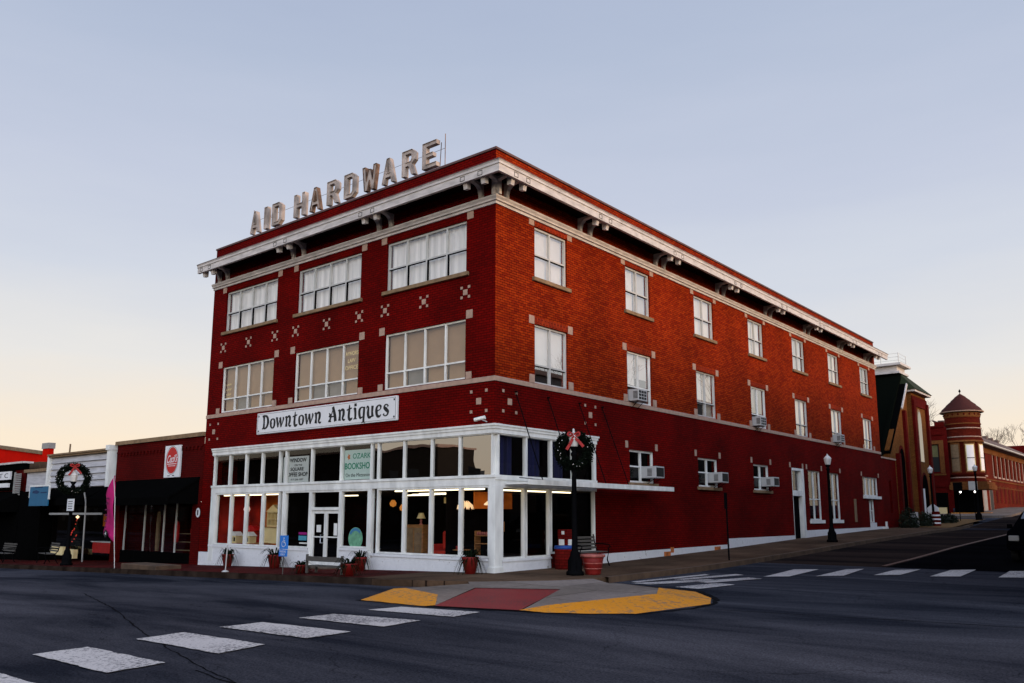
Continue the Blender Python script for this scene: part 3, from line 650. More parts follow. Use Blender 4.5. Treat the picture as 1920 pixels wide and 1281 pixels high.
# white plinth stepping up the hill
def plinth(y0, y1, z1, o=.05):
    m = MB(); n = max(2, int((y1-y0)/1.5))
    for k in range(n):
        a, b = y0+(y1-y0)*k/n, y0+(y1-y0)*(k+1)/n
        zz0 = itp(HY, a)+.3
        wbox(m, 's', a, b-.0005*(k < n-1), -.05, o, zz0, z1[0]+(z1[1]-z1[0])*(k+.5)/n if z1[0] != z1[1] else z1[0])
    m.build('plinth', 'plinth', B)
def plinth2(y0, y1, za, zb, o=.05):
    m = MB(); m.prism([(y0, .2), (y1, .2), (y1, zb), (y0, za)], 0, -.05, o); m.build('plinth', 'plinth', B)
plinth2(5.1, 14.9, .80, .88); plinth2(14.905, 22.3, 1.12, 1.14); plinth2(23.85, 34.2, 1.36, 1.42); plinth2(34.25, 35.35, 1.69, 1.69, .055); plinth2(35.36, 36.9, 1.45, 1.45)
m = MB()
for yy, w_, z_ in ((9.5, .5, .75), (10.0, .25, .9), (13.6, .55, .83)): wbox(m, 's', yy, yy+w_, .05, .053, z_-.2, z_)
# (rust patches)
m.build('rust_patch', mat('rust bloom', (.45, .13, .03), .9, var=.5, vscale=6), B)

# shopfront ----------------------------------------------------------------
SFp = MB()   # white carpentry, front
def fb(a0, a1, o0, o1, z0, z1): wbox(SFp, 'f', a0, a1, o0, o1, z0, z1)
fb(SF0, .16, -.1, .16, 4.39, 4.52); fb(SF0, .19, -.1, .19, 4.52, 4.60); fb(SF0, .22, -.1, .22, 4.60, 4.66)
fb(SF0, .12, -.1, .12, 4.36, 4.389)
fb(SF0, .15, -.1, .15, 3.12, 3.20); fb(SF0, .12, -.1, .12, 2.90, 3.119)
SFp.build('shopfront_beam', 'white', B)
m = MB()
def sb(a0, a1, o0, o1, z0, z1): wbox(m, 's', a0, a1, o0, o1, z0, z1)
sb(-.1, 5.05, -.1, .155, 4.392, 4.518); sb(-.1, 5.08, -.1, .185, 4.522, 4.598); sb(-.1, 5.11, -.1, .215, 4.602, 4.655); sb(-.1, 5.05, -.1, .115, 4.362, 4.39)
sb(-.1, 5.05, -.1, .145, 3.06, 3.198); sb(-.1, 5.05, -.1, .115, 2.84, 3.058)
m.build('shopfront_beam', 'white', B)
m = MB(); m.box(-.10, .125, -.125, .22, .38, 2.9); m.box(-.12, .155, -.155, .25, .3, .62); m.build('corner_column', 'white', B, bevel=.008)
def column(a0, a1, z0, z1, nm='mullion', pl='f', o=.11):
    m = MB(); wbox(m, pl, a0, a1, -.02, o, z0, z1); m.build(nm, 'white', B)
# upper (transom) lights
tx = [-14.65, -13.56, -12.46, -11.39, -10.29, -9.90, -8.39, -6.78, -5.23, -4.89, -3.68, -2.45, -1.28, .0]
for x in tx: column(x-.035, x+.035, 3.20, 4.36)
ty = [.06, 1.35, 2.59, 3.79, 5.0]
for y in ty: column(y-.04, y+.04, 3.20, 4.36, pl='s')
def pane(pl, a0, a1, z0, z1, o, g, nm='pane'):
    q = MB(); q.quad(pt(pl, a0, o, z0), pt(pl, a1, o, z0), pt(pl, a1, o, z1), pt(pl, a0, o, z1)); return q.build(nm, g, B, fix=False)
for a, b in zip(tx, tx[1:]): pane('f', a, b, 3.2, 4.36, .05+random.uniform(-.003, .003), 'glass_tran' if a > -5.3 else 'glass_shop')
for a, b in zip(ty, ty[1:]): pane('s', a, b, 3.2, 4.36, .05, 'glass_shop')
# lower display windows
lx = [(-14.42, -13.37), (-13.37, -12.34), (-12.34, -11.26), (-11.26, -10.21), (-9.88, -8.40), (-6.72, -5.31), (-4.90, -3.66), (-3.66, -2.48), (-2.48, -1.25), (-1.25, -.10)]
zb_ = [.93, .93, .93, .93, 1.38-.45, 1.0, .86, .86, .86, .86]
for (a, b), z in zip(lx, zb_):
    fr = MB(); wbox(fr, 'f', a, a+.05, -.03, .10, z, 2.9); wbox(fr, 'f', b-.05, b, -.03, .10, z, 2.9); wbox(fr, 'f', a+.05, b-.05, -.03, .10, 2.84, 2.899); wbox(fr, 'f', a+.05, b-.05, -.03, .10, z, z+.05)
    w_ = fr.build('display_window', 'white', B)
    q = MB(); q.quad((a+.04, -.02, z+.04), (b-.04, -.02, z+.04), (b-.04, -.02, 2.86), (a+.04, -.02, 2.86)); q.build('pane', 'glass_shop', w_, fix=False)
for a0, a1 in ((-14.75, -14.43), (-9.99, -9.89), (-5.30, -5.14)): column(a0, a1, .3, 2.9, 'pilaster', o=.115)
for a0, a1 in ((-10.20, -10.0), (-5.13, -4.91)):
    pane('f', a0, a1, .9, 2.9, .0, 'glass_shop')
def zg(x): return .46+itp(HX, x)
for a0, a1, zt_ in ((-15.45, -14.76, .62), (-14.75, -10.0, .92), (-9.88, -8.42, .92), (-6.72, -5.3, .99), (-5.13, -.12, .85)):
    m = MB(); m.prism([(a0, zg(a0)-.35), (a1, zg(a1)-.35), (a1, zt_), (a0, zt_)], 1, -.10, .1); 
    if a0 != -15.45: m.box(a0, a1, -.13, -.101, zt_-.08, zt_-.002)
    m.build('stall_riser', 'plinth', B)
m = MB(); m.prism([(.25, .1), (2.55, .1), (2.55, .82), (.25, .82)], 0, -.1, .10); m.box(.101, .13, .25, 2.55, .75, .82); m.build('stall_riser', 'plinth', B)
# side display windows
for a, b, z in ((.24, 1.30, .82), (1.34, 2.52, .82), (2.56, 4.96, .9)):
    fr = MB(); wbox(fr, 's', a, a+.05, -.03, .10, z, 2.84); wbox(fr, 's', b-.05, b, -.03, .10, z, 2.84); wbox(fr, 's', a+.05, b-.05, -.03, .10, z, z+.05)
    w_ = fr.build('display_window', 'white', B)
    q = MB(); q.quad((.02, a+.04, z+.04), (.02, b-.04, z+.04), (.02, b-.04, 2.86), (.02, a+.04, 2.86)); q.build('pane', 'glass_shop', w_, fix=False)
m = MB(); m.box(-.1, .09, 2.6, 5.08, .2, .9); m.build('stall_riser', 'brick_dark', B)
# entrance: double door and fanlight
m = MB()
for a0, a1, z0, z1 in ((-8.40, -8.30, .35, 2.9), (-6.82, -6.72, .35, 2.9), (-8.30, -6.82, 2.22, 2.32), (-8.30, -6.82, 2.83, 2.9)): wbox(m, 'f', a0, a1, -.04, .09, z0, z1)
ent = m.build('door_frame', 'white', B)
pn = MB(); pn.quad((-8.3, -.0, 2.32), (-6.82, -.0, 2.32), (-6.82, 0, 2.83), (-8.3, 0, 2.83)); pn.build('fanlight', 'glass_shop', ent, fix=False)
for a0, a1, hx_ in ((-8.29, -7.57, -7.66), (-7.55, -6.83, -7.46)):
    m = MB(); zz0, zz1 = .36, 2.21
    for q in ((a0, a0+.07, zz0, zz1), (a1-.07, a1, zz0, zz1), (a0+.07, a1-.07, zz1-.1, zz1), (a0+.07, a1-.07, zz0, zz0+.16), (a0+.07, a1-.07, 1.30, 1.34)): wbox(m, 'f', q[0], q[1], -.02, .04, q[2], q[3])
    d = m.build('door', 'white', ent)
    q = MB(); q.quad((a0+.06, -.01, zz0+.1), (a1-.06, -.01, zz0+.1), (a1-.06, -.01, zz1-.08), (a0+.06, -.01, zz1-.08)); q.build('door_pane', 'glass_shop', ent, fix=False)
m = MB(); m.tube([(-7.62, -.04, 1.12), (-7.72, -.11, 1.12), (-7.72, -.11, 1.4), (-7.62, -.04, 1.4)], .015); m.build('door_handle', 'chrome', ent)
m = MB(); m.box(-8.4, -6.7, -.6, .05, .0, .33); m.build('door_step', 'kerb', B)

# canopy over the side pavement
m = MB(); m.box(.12, 1.15, .3, 9.4, 2.99, 3.05) if False else m.box(.155, 1.0, .32, 8.6, 2.93, 2.98); m.build('canopy', 'white', B)
m = MB(); m.box(1.0, 1.04, .30, 8.6, 2.91, 3.06); m.build('canopy_edge', 'white', B)
for y in (.95, 2.55, 4.25, 5.6):
    m = MB(); m.tube([(.0, y, 5.72), (.98, y+.05, 3.06)], .016, 6); m.lathe([(.0, .0), (.05, .0), (.05, .03), (0, .03)], 8, (.03, y, 5.70)); m.build('canopy_rod', 'black', B)
m = MB(); m.tube([(.6, .4, 3.12), (.7, 2.4, 3.05), (.65, 5, 3.03), (.7, 8.4, 3.02)], .012, 5); m.build('cable', 'black', B)

# shop interior (seen through the plate glass)
m = MB(); m.box(-15, -.25, .02, 9.2, 2.93, 3.0); m.build('shop_ceiling', mat('shop ceiling', (.30, .24, .15), .9), B)
def tubes(x0, x1, y, z, par=None, axis=0, w_=.05):
    m = MB()
    if axis == 0: m.box(x0, x1, y-w_/2, y+w_/2, z-.04, z)
    else: m.box(y-w_/2, y+w_/2, x0, x1, z-.04, z)
    o = m.build('fluorescent_light', 'tube'); return o
def light(x0, x1, y, z, label, axis=0):
    tag(tubes(x0, x1, y, z, axis=axis), label, 'ceiling light', 'fluorescent tubes inside the shop')
light(-14.2, -10.4, .14, 2.83, 'long glowing tube along the top of the left display windows')
light(-4.3, -.5, .14, 2.83, 'long glowing tube along the top of the right display windows')
light(.35, 3.9, -.14, 2.80, 'long glowing tube inside the side display windows under the canopy', axis=1)
light(-9.5, -8.6, 2.2, 2.80, 'short tube glowing behind the window left of the doors')
light(-7.2, -5.6, 3.2, 2.80, 'tube pair glowing behind the window right of the doors')
light(-6.1, -4.0, 2.6, 2.80, 'glowing tube deeper in the shop behind the right display')
light(-4.6, -3.0, 1.5, 2.78, 'second row tube behind the right display windows')
m = MB(); m.box(-14.2, -11.7, 1.9, 1.95, .4, 2.93); o = m.build('display_backdrop', 'warmwall', B)  # the warm glow of the left display is put into this backdrop's orange
m = MB(); m.box(-15.0, -14.9, .3, 2.0, .4, 2.93);  m.box(-14.9, -14.21, 1.9, 1.94, .4, 2.93); m.build('display_backdrop', 'redwall', B)
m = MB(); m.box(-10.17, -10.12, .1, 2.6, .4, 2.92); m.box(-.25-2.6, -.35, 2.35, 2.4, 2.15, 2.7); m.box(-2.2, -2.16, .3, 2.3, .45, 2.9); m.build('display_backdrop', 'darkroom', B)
m = MB(); m.box(-1.2, -1.16, .45, 2.2, 2.25, 2.75); o = m.build('panel_board', 'warmwall'); tag(o, 'orange panel hanging behind the side display window', 'panel')
m = MB(); m.box(-15, -.3, .35, 9.2, .45, .50); m.build('shop_floor', 'floorwood', B)

# ---- display items
def dollhouse():
    t = thing('dollhouse', 'cream toy house with gabled roof standing in the left display window', 'dollhouse', (-11.8, .8, 1.45))
    x, y, z = -11.85, .8, 1.62; m = MB(); m.box(x-.38, x+.38, y-.0, y+.25, z, z+.04); m.box(x-.38, x-.35, y, y+.25, z, z+.55); m.box(x+.35, x+.38, y, y+.25, z, z+.55); m.box(x-.35, x+.35, y+.23, y+.25, z, z+.55)
    for k in (-.12, .12): m.box(x+k-.012, x+k+.012, y, y+.2, z+.04, z+.55)
    m.box(x-.35, x+.35, y, y+.23, z+.27, z+.295); m.box(x-.38, x+.38, y, y+.25, z+.53, z+.56); m.build('walls', 'cream', t)
    m = MB(); m.prism([(x-.43, z+.56), (x+.43, z+.56), (x, z+.83)], 1, y-.02, y+.27); m.build('roof', 'cream', t)
    return t
dollhouse()
t = thing('display_table', 'pale green cabinet under the toy house in the left display window', 'cabinet', (-11.85, .9, .95))
m = MB(); m.box(-12.3, -11.35, .75, 1.15, 1.0, 1.6); m.build('body', 'cream', t)
m = MB(); m.box(-12.35, -11.3, .70, 1.2, 1.6, 1.62); m.build('top', 'oak', t)
t = thing('chair', 'oak spindle backed chair in the left display window', 'chair', (-12.1, .5, .9))
m = MB()
for i in (-.2, .2):
    for j in (0, .35): m.tube([(-12.2+i, .45+j, .5), (-12.2+i, .45+j, 1.0 if j == 0 else 1.5)], .02, 6)
m.build('legs', 'oak', t); m = MB(); m.box(-12.42, -11.98, .43, .83, .98, 1.02); m.build('seat', 'oak', t)
m = MB(); m.prism([(-12.4, 1.2), (-12.0, 1.2), (-12.02, 1.5), (-12.2, 1.58), (-12.38, 1.5)], 1, .79, .82); m.build('backrest', 'oak', t)
t = thing('globe_lamp', 'round pink glowing globe hanging in the left display window', 'lamp', (-13.15, .5, 2.25))
m = MB(); m.lathe([(.0, -.13), (.09, -.1), (.13, 0), (.09, .1), (0, .13)], 14, (-13.15, .5, 2.28)); m.build('globe', 'globe', t)
m = MB(); m.tube([(-13.15, .5, 2.4), (-13.15, .5, 2.9)], .008, 5); m.build('cord', 'black', t)
for i, (x, z, lb) in enumerate(((-11.55, 2.35, 'small orange glowing lantern high in the left display'), (-10.6, 2.3, 'orange glowing lantern beside the right edge of the left display'), (-6.0, 2.45, 'green and amber glass globe seen through the window right of the doors'), (-5.5, 2.3, 'amber globe nearest the pilaster right of the doors'))):
    t = thing('lantern', lb, 'lamp', (x, 1.6, z)); m = MB(); m.lathe([(0, -.12), (.1, -.07), (.12, .02), (.06, .12), (0, .13)], 12, (x, 1.6, z)); m.build('globe', 'amber', t)
    m = MB(); m.tube([(x, 1.6, z+.12), (x, 1.6, 2.93)], .008, 5); m.build('cord', 'black', t)
t = thing('tiffany_lamp', 'petal shaped glass lamp hanging behind the third right display pane', 'lamp', (-1.95, .9, 2.35))
m = MB()
for k in range(10):
    a = 2*math.pi*k/10; c, s_ = math.cos(a), math.sin(a)
    m.add([(-1.95+.08*c, .9+.08*s_, 2.5), (-1.95+.24*math.cos(a-.28), .9+.24*math.sin(a-.28), 2.36), (-1.95+.27*c, .9+.27*s_, 2.22), (-1.95+.24*math.cos(a+.28), .9+.24*math.sin(a+.28), 2.36)], [(0, 1, 2, 3)])
m.build('shade', 'lampshade', t, fix=False); m = MB(); m.tube([(-1.95, .9, 2.5), (-1.95, .9, 2.93)], .012, 6); m.build('cord', 'black', t)
t = thing('pendant_lamp', 'cone shaped hanging lamp behind the pane nearest the corner column', 'lamp', (-.75, .7, 2.4))
m = MB(); m.lathe([(.03, .14), (.06, .12), (.2, 0), (.19, -.03)], 14, (-.75, .7, 2.38)); m.build('shade', 'lampshade', t)
m = MB(); m.lathe([(0, -.12), (.06, -.1), (.05, -.06), (0, -.05)], 10, (-.75, .7, 2.34)); m.build('globe', 'globe', t)
m = MB(); m.tube([(-.75, .7, 2.5), (-.75, .7, 2.93)], .01, 5); m.build('cord', 'black', t)
# small toy houses, crockery shelf, framed cards
for x, lb in ((-13.85, 'small white toy cottage at the left end of the left display'), (-12.95, 'white toy shop with two dark windows in the left display')):
    t = thing('toy_house', lb, 'toy house', (x, .5, 1.0)); m = MB(); m.box(x-.22, x+.22, .4, .7, .98, 1.26); m.build('walls', 'cream', t)
    m = MB(); m.prism([(x-.26, 1.26), (x+.26, 1.26), (x, 1.42)], 1, .38, .72); m.build('roof', 'white', t)
    m = MB(); m.box(x-.15, x-.04, .392, .4, 1.05, 1.2); m.box(x+.04, x+.15, .392, .4, 1.05, 1.2); m.build('window', 'ink', t)
t = thing('toy_roof', 'red roofed toy barn in the first left display pane', 'toy barn', (-13.6, .9, 1.5))
m = MB(); m.prism([(-13.95, 1.45), (-13.1, 1.45), (-13.3, 1.62), (-13.5, 1.66), (-13.75, 1.6)], 1, .9, 1.2); m.build('roof', 'redsign', t); m = MB(); m.box(-13.85, -13.2, .92, 1.18, 1.2, 1.45); m.build('walls', 'redwall', t)
t = thing('shelf_unit', 'small shelf of mugs and jars behind the pane nearest the corner', 'shelf', (-.9, .5, 1.0))
m = MB(); m.box(-1.15, -.5, .45, .7, 1.22, 1.24); m.box(-1.15, -.5, .45, .7, 1.45, 1.47); m.box(-1.15, -1.13, .45, .7, .9, 1.6); m.box(-.52, -.5, .45, .7, .9, 1.6); m.build('shelf', 'oak', t)
for k in range(5):
    o = MB().lathe([(0, 0), (.03, 0), (.03, .09), (.02, .1)], 8, (-1.08+k*.09, .52, 1.471)).build('mug', 'terra_light'); tag(o, 'small mug in the row on the upper shelf nearest the corner', 'mug', 'mugs on the window shelf')
for x, lb in ((-2.35, 'leaning cream card left of its twin in the third right pane'), (-2.05, 'leaning cream card right of its twin in the third right pane')):
    o = MB().box(x-.09, x+.09, .8, .82, 1.15, 1.5).build('framed_card', 'cream'); tag(o, lb, 'picture card')
for k in range(3):
    o = MB().lathe([(0, 0), (.04, 0), (.045, .07), (.035, .1), (0, .1)], 8, (-2.12+k*.11, .74, 1.03)).build('red_jar', 'ribbon'); tag(o, 'small red and white jar in the row below the petal lamp', 'jar', 'red jars in the display')
t = thing('quilt', 'orange plaid cloth hanging low in the first side display pane', 'quilt', (-.5, .8, 1.3)); MB().box(-.52, -.48, .35, .8, 1.15, 1.6).build('cloth', 'warmwall', t)
o = MB().box(-3.95, -3.55, 2.0, 2.03, 2.45, 2.65).build('paper_sign', 'cream'); tag(o, 'cream paper sign hanging deep inside above the right display', 'sign')
o = MB().box(-9.2, -8.75, .08, .1, 1.18, 1.34).build('notice', 'cyan'); tag(o, 'blue notice in the window left of the doors', 'notice')
o = MB().box(-9.2, -8.75, .08, .1, 1.38, 1.46).build('notice', 'magenta'); tag(o, 'magenta notice above a blue one in the window left of the doors', 'notice')
o = MB().box(-9.15, -8.65, .08, .1, 1.06, 1.11).build('notice', 'white'); tag(o, 'narrow white strip notice below the blue one left of the doors', 'notice')
o = MB().box(-8.05, -7.82, -.03, -.02, 1.48, 1.72).build('notice', 'white'); tag(o, 'square white paper taped on the left glass door', 'notice')
o = MB().box(-7.12, -6.95, -.03, -.02, 1.38, 1.78).build('notice', 'white'); tag(o, 'tall white paper taped on the right glass door', 'notice')
t = thing('round_decal', 'round green and blue decal low in the window right of the doors', 'decal', (-5.95, -.01, 1.25))
MB().add([(-5.98+.36*math.cos(a_), -.03, 1.30+.36*math.sin(a_)) for a_ in [math.pi*2*k/28 for k in range(28)]], [tuple(range(28))]).build('disc', 'seal', t)
m = MB()
for k in range(14):
    a0, a1 = R(40+k*8), R(48+k*8); m.add([(-5.98+r_*math.cos(a), -.034, 1.30+r_*math.sin(a)) for r_, a in ((.34, a0), (.34, a1), (.25, a1), (.25, a0))], [(0, 1, 2, 3)])
m.build('arc', 'sealblue', t)
t = thing('cabinet', 'dark wooden cabinet with pale doors in the first right display pane', 'cabinet', (-4.5, 1.4, .5))
MB().box(-4.95, -4.1, 1.2, 1.6, .5, 1.75).build('body', 'oak', t); m = MB(); m.box(-4.9, -4.55, 1.19, 1.2, .6, 1.65); m.box(-4.5, -4.15, 1.19, 1.2, .6, 1.65); m.build('door', 'sill', t)
t = thing('table_lamp', 'table lamp with pale shade on the wooden cabinet', 'lamp', (-4.4, 1.4, 1.75)); MB().lathe([(.07, 0), (.03, .05), (.04, .16), (.015, .24)], 10, (-4.4, 1.4, 1.75)).build('base', 'terra_light', t); MB().lathe([(.15, .2), (.08, .38)], 12, (-4.4, 1.4, 1.75)).build('shade', 'cream', t)
t = thing('armchair', 'red upholstered armchair in the second right display pane', 'armchair', (-3.1, 1.2, .5)); m = MB(); m.box(-3.45, -2.75, .9, 1.5, .55, .95); m.build('seat', 'redwall', t, bevel=.05); m = MB(); m.box(-3.45, -2.75, 1.42, 1.58, .95, 1.55); m.build('backrest', 'redwall', t, bevel=.05)
m = MB(); m.box(-3.52, -3.42, .9, 1.5, .6, 1.15); m.box(-2.78, -2.68, .9, 1.5, .6, 1.15); m.build('armrest', 'redwall', t, bevel=.03)
for k, (x, z, w_, h_) in enumerate(((-3.9, 1.9, .5, .38), (-2.9, 2.0, .35, .45), (-1.9, 1.7, .45, .32))):
    t = thing('framed_picture', ('wide framed picture hanging deep behind the first right pane', 'upright framed picture hanging deep behind the second right pane', 'small framed picture hanging deep behind the third right pane')[k], 'picture', (x, 2.4, z)); MB().box(x-w_/2, x+w_/2, 2.42, 2.45, z-h_/2, z+h_/2).build('frame', 'oak', t); MB().box(x-w_/2+.05, x+w_/2-.05, 2.41, 2.42, z-h_/2+.05, z+h_/2-.05).build('canvas', 'blind_tan', t)
t = thing('side_table', 'small round side table in the third right display pane', 'table', (-2.0, .8, .5)); MB().lathe([(0, .55), (.28, .55), (.28, .58), (0, .58)], 16, (-2.0, .8, .45)).build('top', 'oak', t); MB().lathe([(.14, 0), (.03, .05), (.03, .55)], 10, (-2.0, .8, .5)).build('leg', 'oak', t)
# curtains on the mezzanine side windows
m = MB()
for y0, y1 in ((.3, .95), (1.5, 2.3), (2.75, 3.5)):
    n = 14; vs = []
    for k in range(n+1): vs += [(-.12+.03*math.sin(k*1.7), y0+(y1-y0)*k/n, 3.2), (-.12+.03*math.sin(k*1.7), y0+(y1-y0)*k/n, 4.36)]
    m.add(vs, [(2*k, 2*k+2, 2*k+3, 2*k+1) for k in range(n)], True)
m.build('curtain', 'blue_curtain', B, fix=False)
# posters
t = thing('coffee_shop_poster', 'pale poster for a coffee shop in the transom window left of centre', 'poster', (-9.4, .0, 3.7))
MB().box(-10.22, -8.72, .03, .045, 3.22, 4.14).build('panel', 'mint2', t)
for s_, a0, a1, z in (('WINDOW', -9.84, -8.85, 3.93), ('ON THE', -9.55, -9.1, 3.79), ('SQUARE', -9.78, -9.0, 3.60), ('COFFEE SHOP', -10.1, -8.76, 3.42), ('417-256-1007', -9.75, -9.0, 3.28)):
    hh = {'ON THE': .07, '417-256-1007': .07}.get(s_, .15); text(s_, 'f', a0, a1, z, z+hh, -.028, t, 'ink', bold=.03 if hh > .1 else .01, ext=.002)
t = thing('bookshop_poster', 'pale mint poster with green lettering in the transom window beside the coffee poster', 'poster', (-6.0, 0, 3.7))
MB().box(-6.74, -5.27, .03, .045, 3.23, 4.22).build('panel', 'mint', t)
text('OZARKS', 'f', -6.32, -5.29, 3.92, 4.10, -.028, t, 'green_ink', bold=.01, ext=.002); text('BOOKSHOP', 'f', -6.71, -5.3, 3.57, 3.79, -.028, t, 'green_ink', bold=.02, ext=.002); text('On the Mezzanine', 'f', -6.66, -5.38, 3.32, 3.44, -.028, t, 'ink', ext=.002)
m = MB(); m.add([(-6.52+.09*math.cos(k*math.pi/5)*(1 if k % 2 else .5), .026, 3.99+.12*math.sin(k*math.pi/5)*(1 if k % 2 else .6)) for k in range(10)], [tuple(range(10))]); m.build('emblem', 'orange_ink', t)

# ---- "Downtown Antiques" board with hand drawn lettering
t = thing('shop_sign', 'long white sign board reading Downtown Antiques on the dark red front', 'sign', (-8, -.02, 5.4))
sx0, sx1, sz0, sz1 = -11.86, -4.07, 5.06, 5.86
MB().box(sx0, sx1, -.10, -.01, sz0, sz1).build('board', 'signwhite', t, bevel=.01)
m = MB()
for q in ((sx0+.05, sx1-.05, sz0+.045, sz0+.055), (sx0+.05, sx1-.05, sz1-.055, sz1-.045), (sx0+.05, sx0+.06, sz0+.055, sz1-.055), (sx1-.06, sx1-.05, sz0+.055, sz1-.055)): m.box(q[0], q[1], -.104, -.10, q[2], q[3])
for x in (sx0+.12, sx1-.12):
    for z in (sz0+.12, sz1-.12): m.box(x-.03, x+.03, -.106, -.10, z-.03, z+.03)
m.build('border', 'ink', t)
def stroke(mb_, pts, ws, y, ox, oz, sc):
    """variable width pen stroke"""
    P = [Vector((p[0], p[1])) for p in pts]; Lf = []; Rt = []
    for i, p in enumerate(P):
        d = (P[min(i+1, len(P)-1)]-P[max(i-1, 0)]).normalized(); nrm = Vector((-d.y, d.x)); Lf.append(p+nrm*ws[i]/2); Rt.append(p-nrm*ws[i]/2)
    for i in range(len(P)-1):
        q = [Lf[i], Lf[i+1], Rt[i+1], Rt[i]]
        mb_.add([(ox+a.x*sc, y, oz+a.y*sc) for a in q], [(0, 1, 2, 3)])
T, K = .05, .17   # thin and thick pen
GL = {
 'D': (.62, [([(.14, 0), (.15, .5), (.13, 1.0)], [K*1.1, K*.8, K*1.1]), ([(.0, .03), (.15, .06), (.30, .02)], [.08, .07, .04]), ([(.0, .97), (.2, 1.0), (.42, .88), (.50, .5), (.40, .15), (.18, .0)], [.10, .08, K*.9, K*1.15, K*.8, T])]),
 'o': (.48, [([(.24, .72), (.09, .58), (.08, .36), (.12, .12), (.24, .0)], [T, K*.8, K, K*.8, T]), ([(.24, .72), (.38, .58), (.40, .36), (.36, .12), (.24, .0)], [T, K*.8, K, K*.8, T])]),
 'w': (.72, [([(.06, .74), (.12, .4), (.18, .02)], [K*.9, K*.9, K*.7]), ([(.18, .02), (.26, .35), (.33, .70)], [T, T, T*1.5]), ([(.33, .74), (.39, .4), (.44, .02)], [K*.9, K*.9, K*.7]), ([(.44, .02), (.54, .3), (.62, .62), (.56, .74)], [T, T*1.4, K*.8, T]), ([(-.03, .72), (.06, .74), (.16, .72)], [.04, .08, .03])]),
 'n': (.56, [([(.10, 0), (.12, .35), (.10, .72)], [K*1.2, K*.8, K]), ([(.10, .55), (.25, .74), (.38, .66), (.38, .38), (.32, .14), (.42, .02), (.52, .08)], [T, K*.6, K, K, K*.7, K*.6, T*.6]), ([(-.02, .70), (.08, .74), (.16, .70)], [.04, .08, .03])]),
 't': (.42, [([(.20, 1.02), (.18, .6), (.16, .22), (.22, .02), (.36, .04), (.40, .14)], [T, K*.9, K, K*.9, K*.6, T*.6]), ([(.0, .66), (.18, .72), (.38, .78)], [T, .09, T])]),
 'A': (.66, [([(.08, 0), (.20, .45), (.36, 1.0)], [K*1.0, T*1.4, T*1.2]), ([(.30, 1.02), (.44, .5), (.52, .0)], [K, K*1.1, K*1.2]), ([(.02, .42), (.14, .34), (.44, .36)], [K*.7, .07, .06]), ([(-.02, .06), (.08, .02), (.2, .0)], [.1, .06, .03]), ([(.02, .62), (.1, .5), (.2, .42)], [T*.5, K*.7, T])]),
 'i': (.30, [([(.15, .0), (.16, .35), (.13, .72)], [K*.8, K*.9, K]), ([(.02, .0), (.14, .03), (.28, .0)], [.03, .07, .03]), ([(.15, .86), (.15, 1.06)], [.17, .17]), ([(.02, .68), (.1, .74), (.2, .7)], [.03, .08, .03])]),
 'q': (.52, [([(.40, .70), (.24, .74), (.10, .58), (.09, .3), (.16, .05), (.30, .08), (.40, .2)], [T, T*1.3, K*.9, K, K*.8, T, T]), ([(.42, .76), (.40, .3), (.38, -.28)], [K*.8, K*.9, K*.8]), ([(.24, -.28), (.38, -.26), (.52, -.3)], [.03, .07, .03])]),
 'u': (.56, [([(.08, .74), (.14, .64), (.12, .3), (.18, .04), (.30, .02), (.40, .16)], [T, K*.7, K, K*.9, K*.6, T]), ([(.42, .76), (.40, .35), (.44, .02)], [K, K*.8, K]), ([(.0, .60), (.06, .74), (.16, .72)], [T*.5, K*.6, .05])]),
 'e': (.46, [([(.10, .36), (.32, .46), (.36, .64), (.24, .74), (.10, .6), (.08, .34), (.14, .06), (.28, .0), (.40, .12)], [T, T, K*.8, T, K*.8, K, K*.9, K*.6, T*.6])]),
 's': (.42, [([(.34, .58), (.28, .72), (.14, .70), (.10, .54), (.22, .40), (.34, .24), (.28, .04), (.12, .0), (.04, .14)], [K*.7, T, T*1.5, K*.9, K*1.1, K*.9, T*1.5, T, K*.8])]),
 ' ': (.42, [])}
m = MB(); sc = .50; tot = sum(GL[c][0] for c in 'Downtown Antiques'); gap = .07; xs_ = (7.08/sc-16*gap)/tot; cx = sx0+.36
for c in 'Downtown Antiques':
    for pts, ws in GL[c][1]:
        # refine the polyline for smooth curves
        P2 = []; W2 = []
        for i in range(len(pts)-1):
            p0 = pts[max(i-1, 0)]; p1 = pts[i]; p2 = pts[i+1]; p3 = pts[min(i+2, len(pts)-1)]
            for k in range(5):
                u = k/5; cr_ = lambda a, b, c_, d: .5*((2*b)+(-a+c_)*u+(2*a-5*b+4*c_-d)*u*u+(-a+3*b-3*c_+d)*u**3)
                P2.append((cr_(p0[0], p1[0], p2[0], p3[0]), cr_(p0[1], p1[1], p2[1], p3[1]))); W2.append((ws[i]+(ws[i+1]-ws[i])*u)*1.12)
        P2.append(pts[-1]); W2.append(ws[-1]*1.12)
        stroke(m, [(p[0]*xs_, p[1]) for p in P2], [w_*1.32 for w_ in W2], -.103-random.random()*.002, cx, sz0+.18, sc)
    cx += (GL[c][0]*xs_+gap)*sc
m.build('lettering', 'ink', t, fix=False)

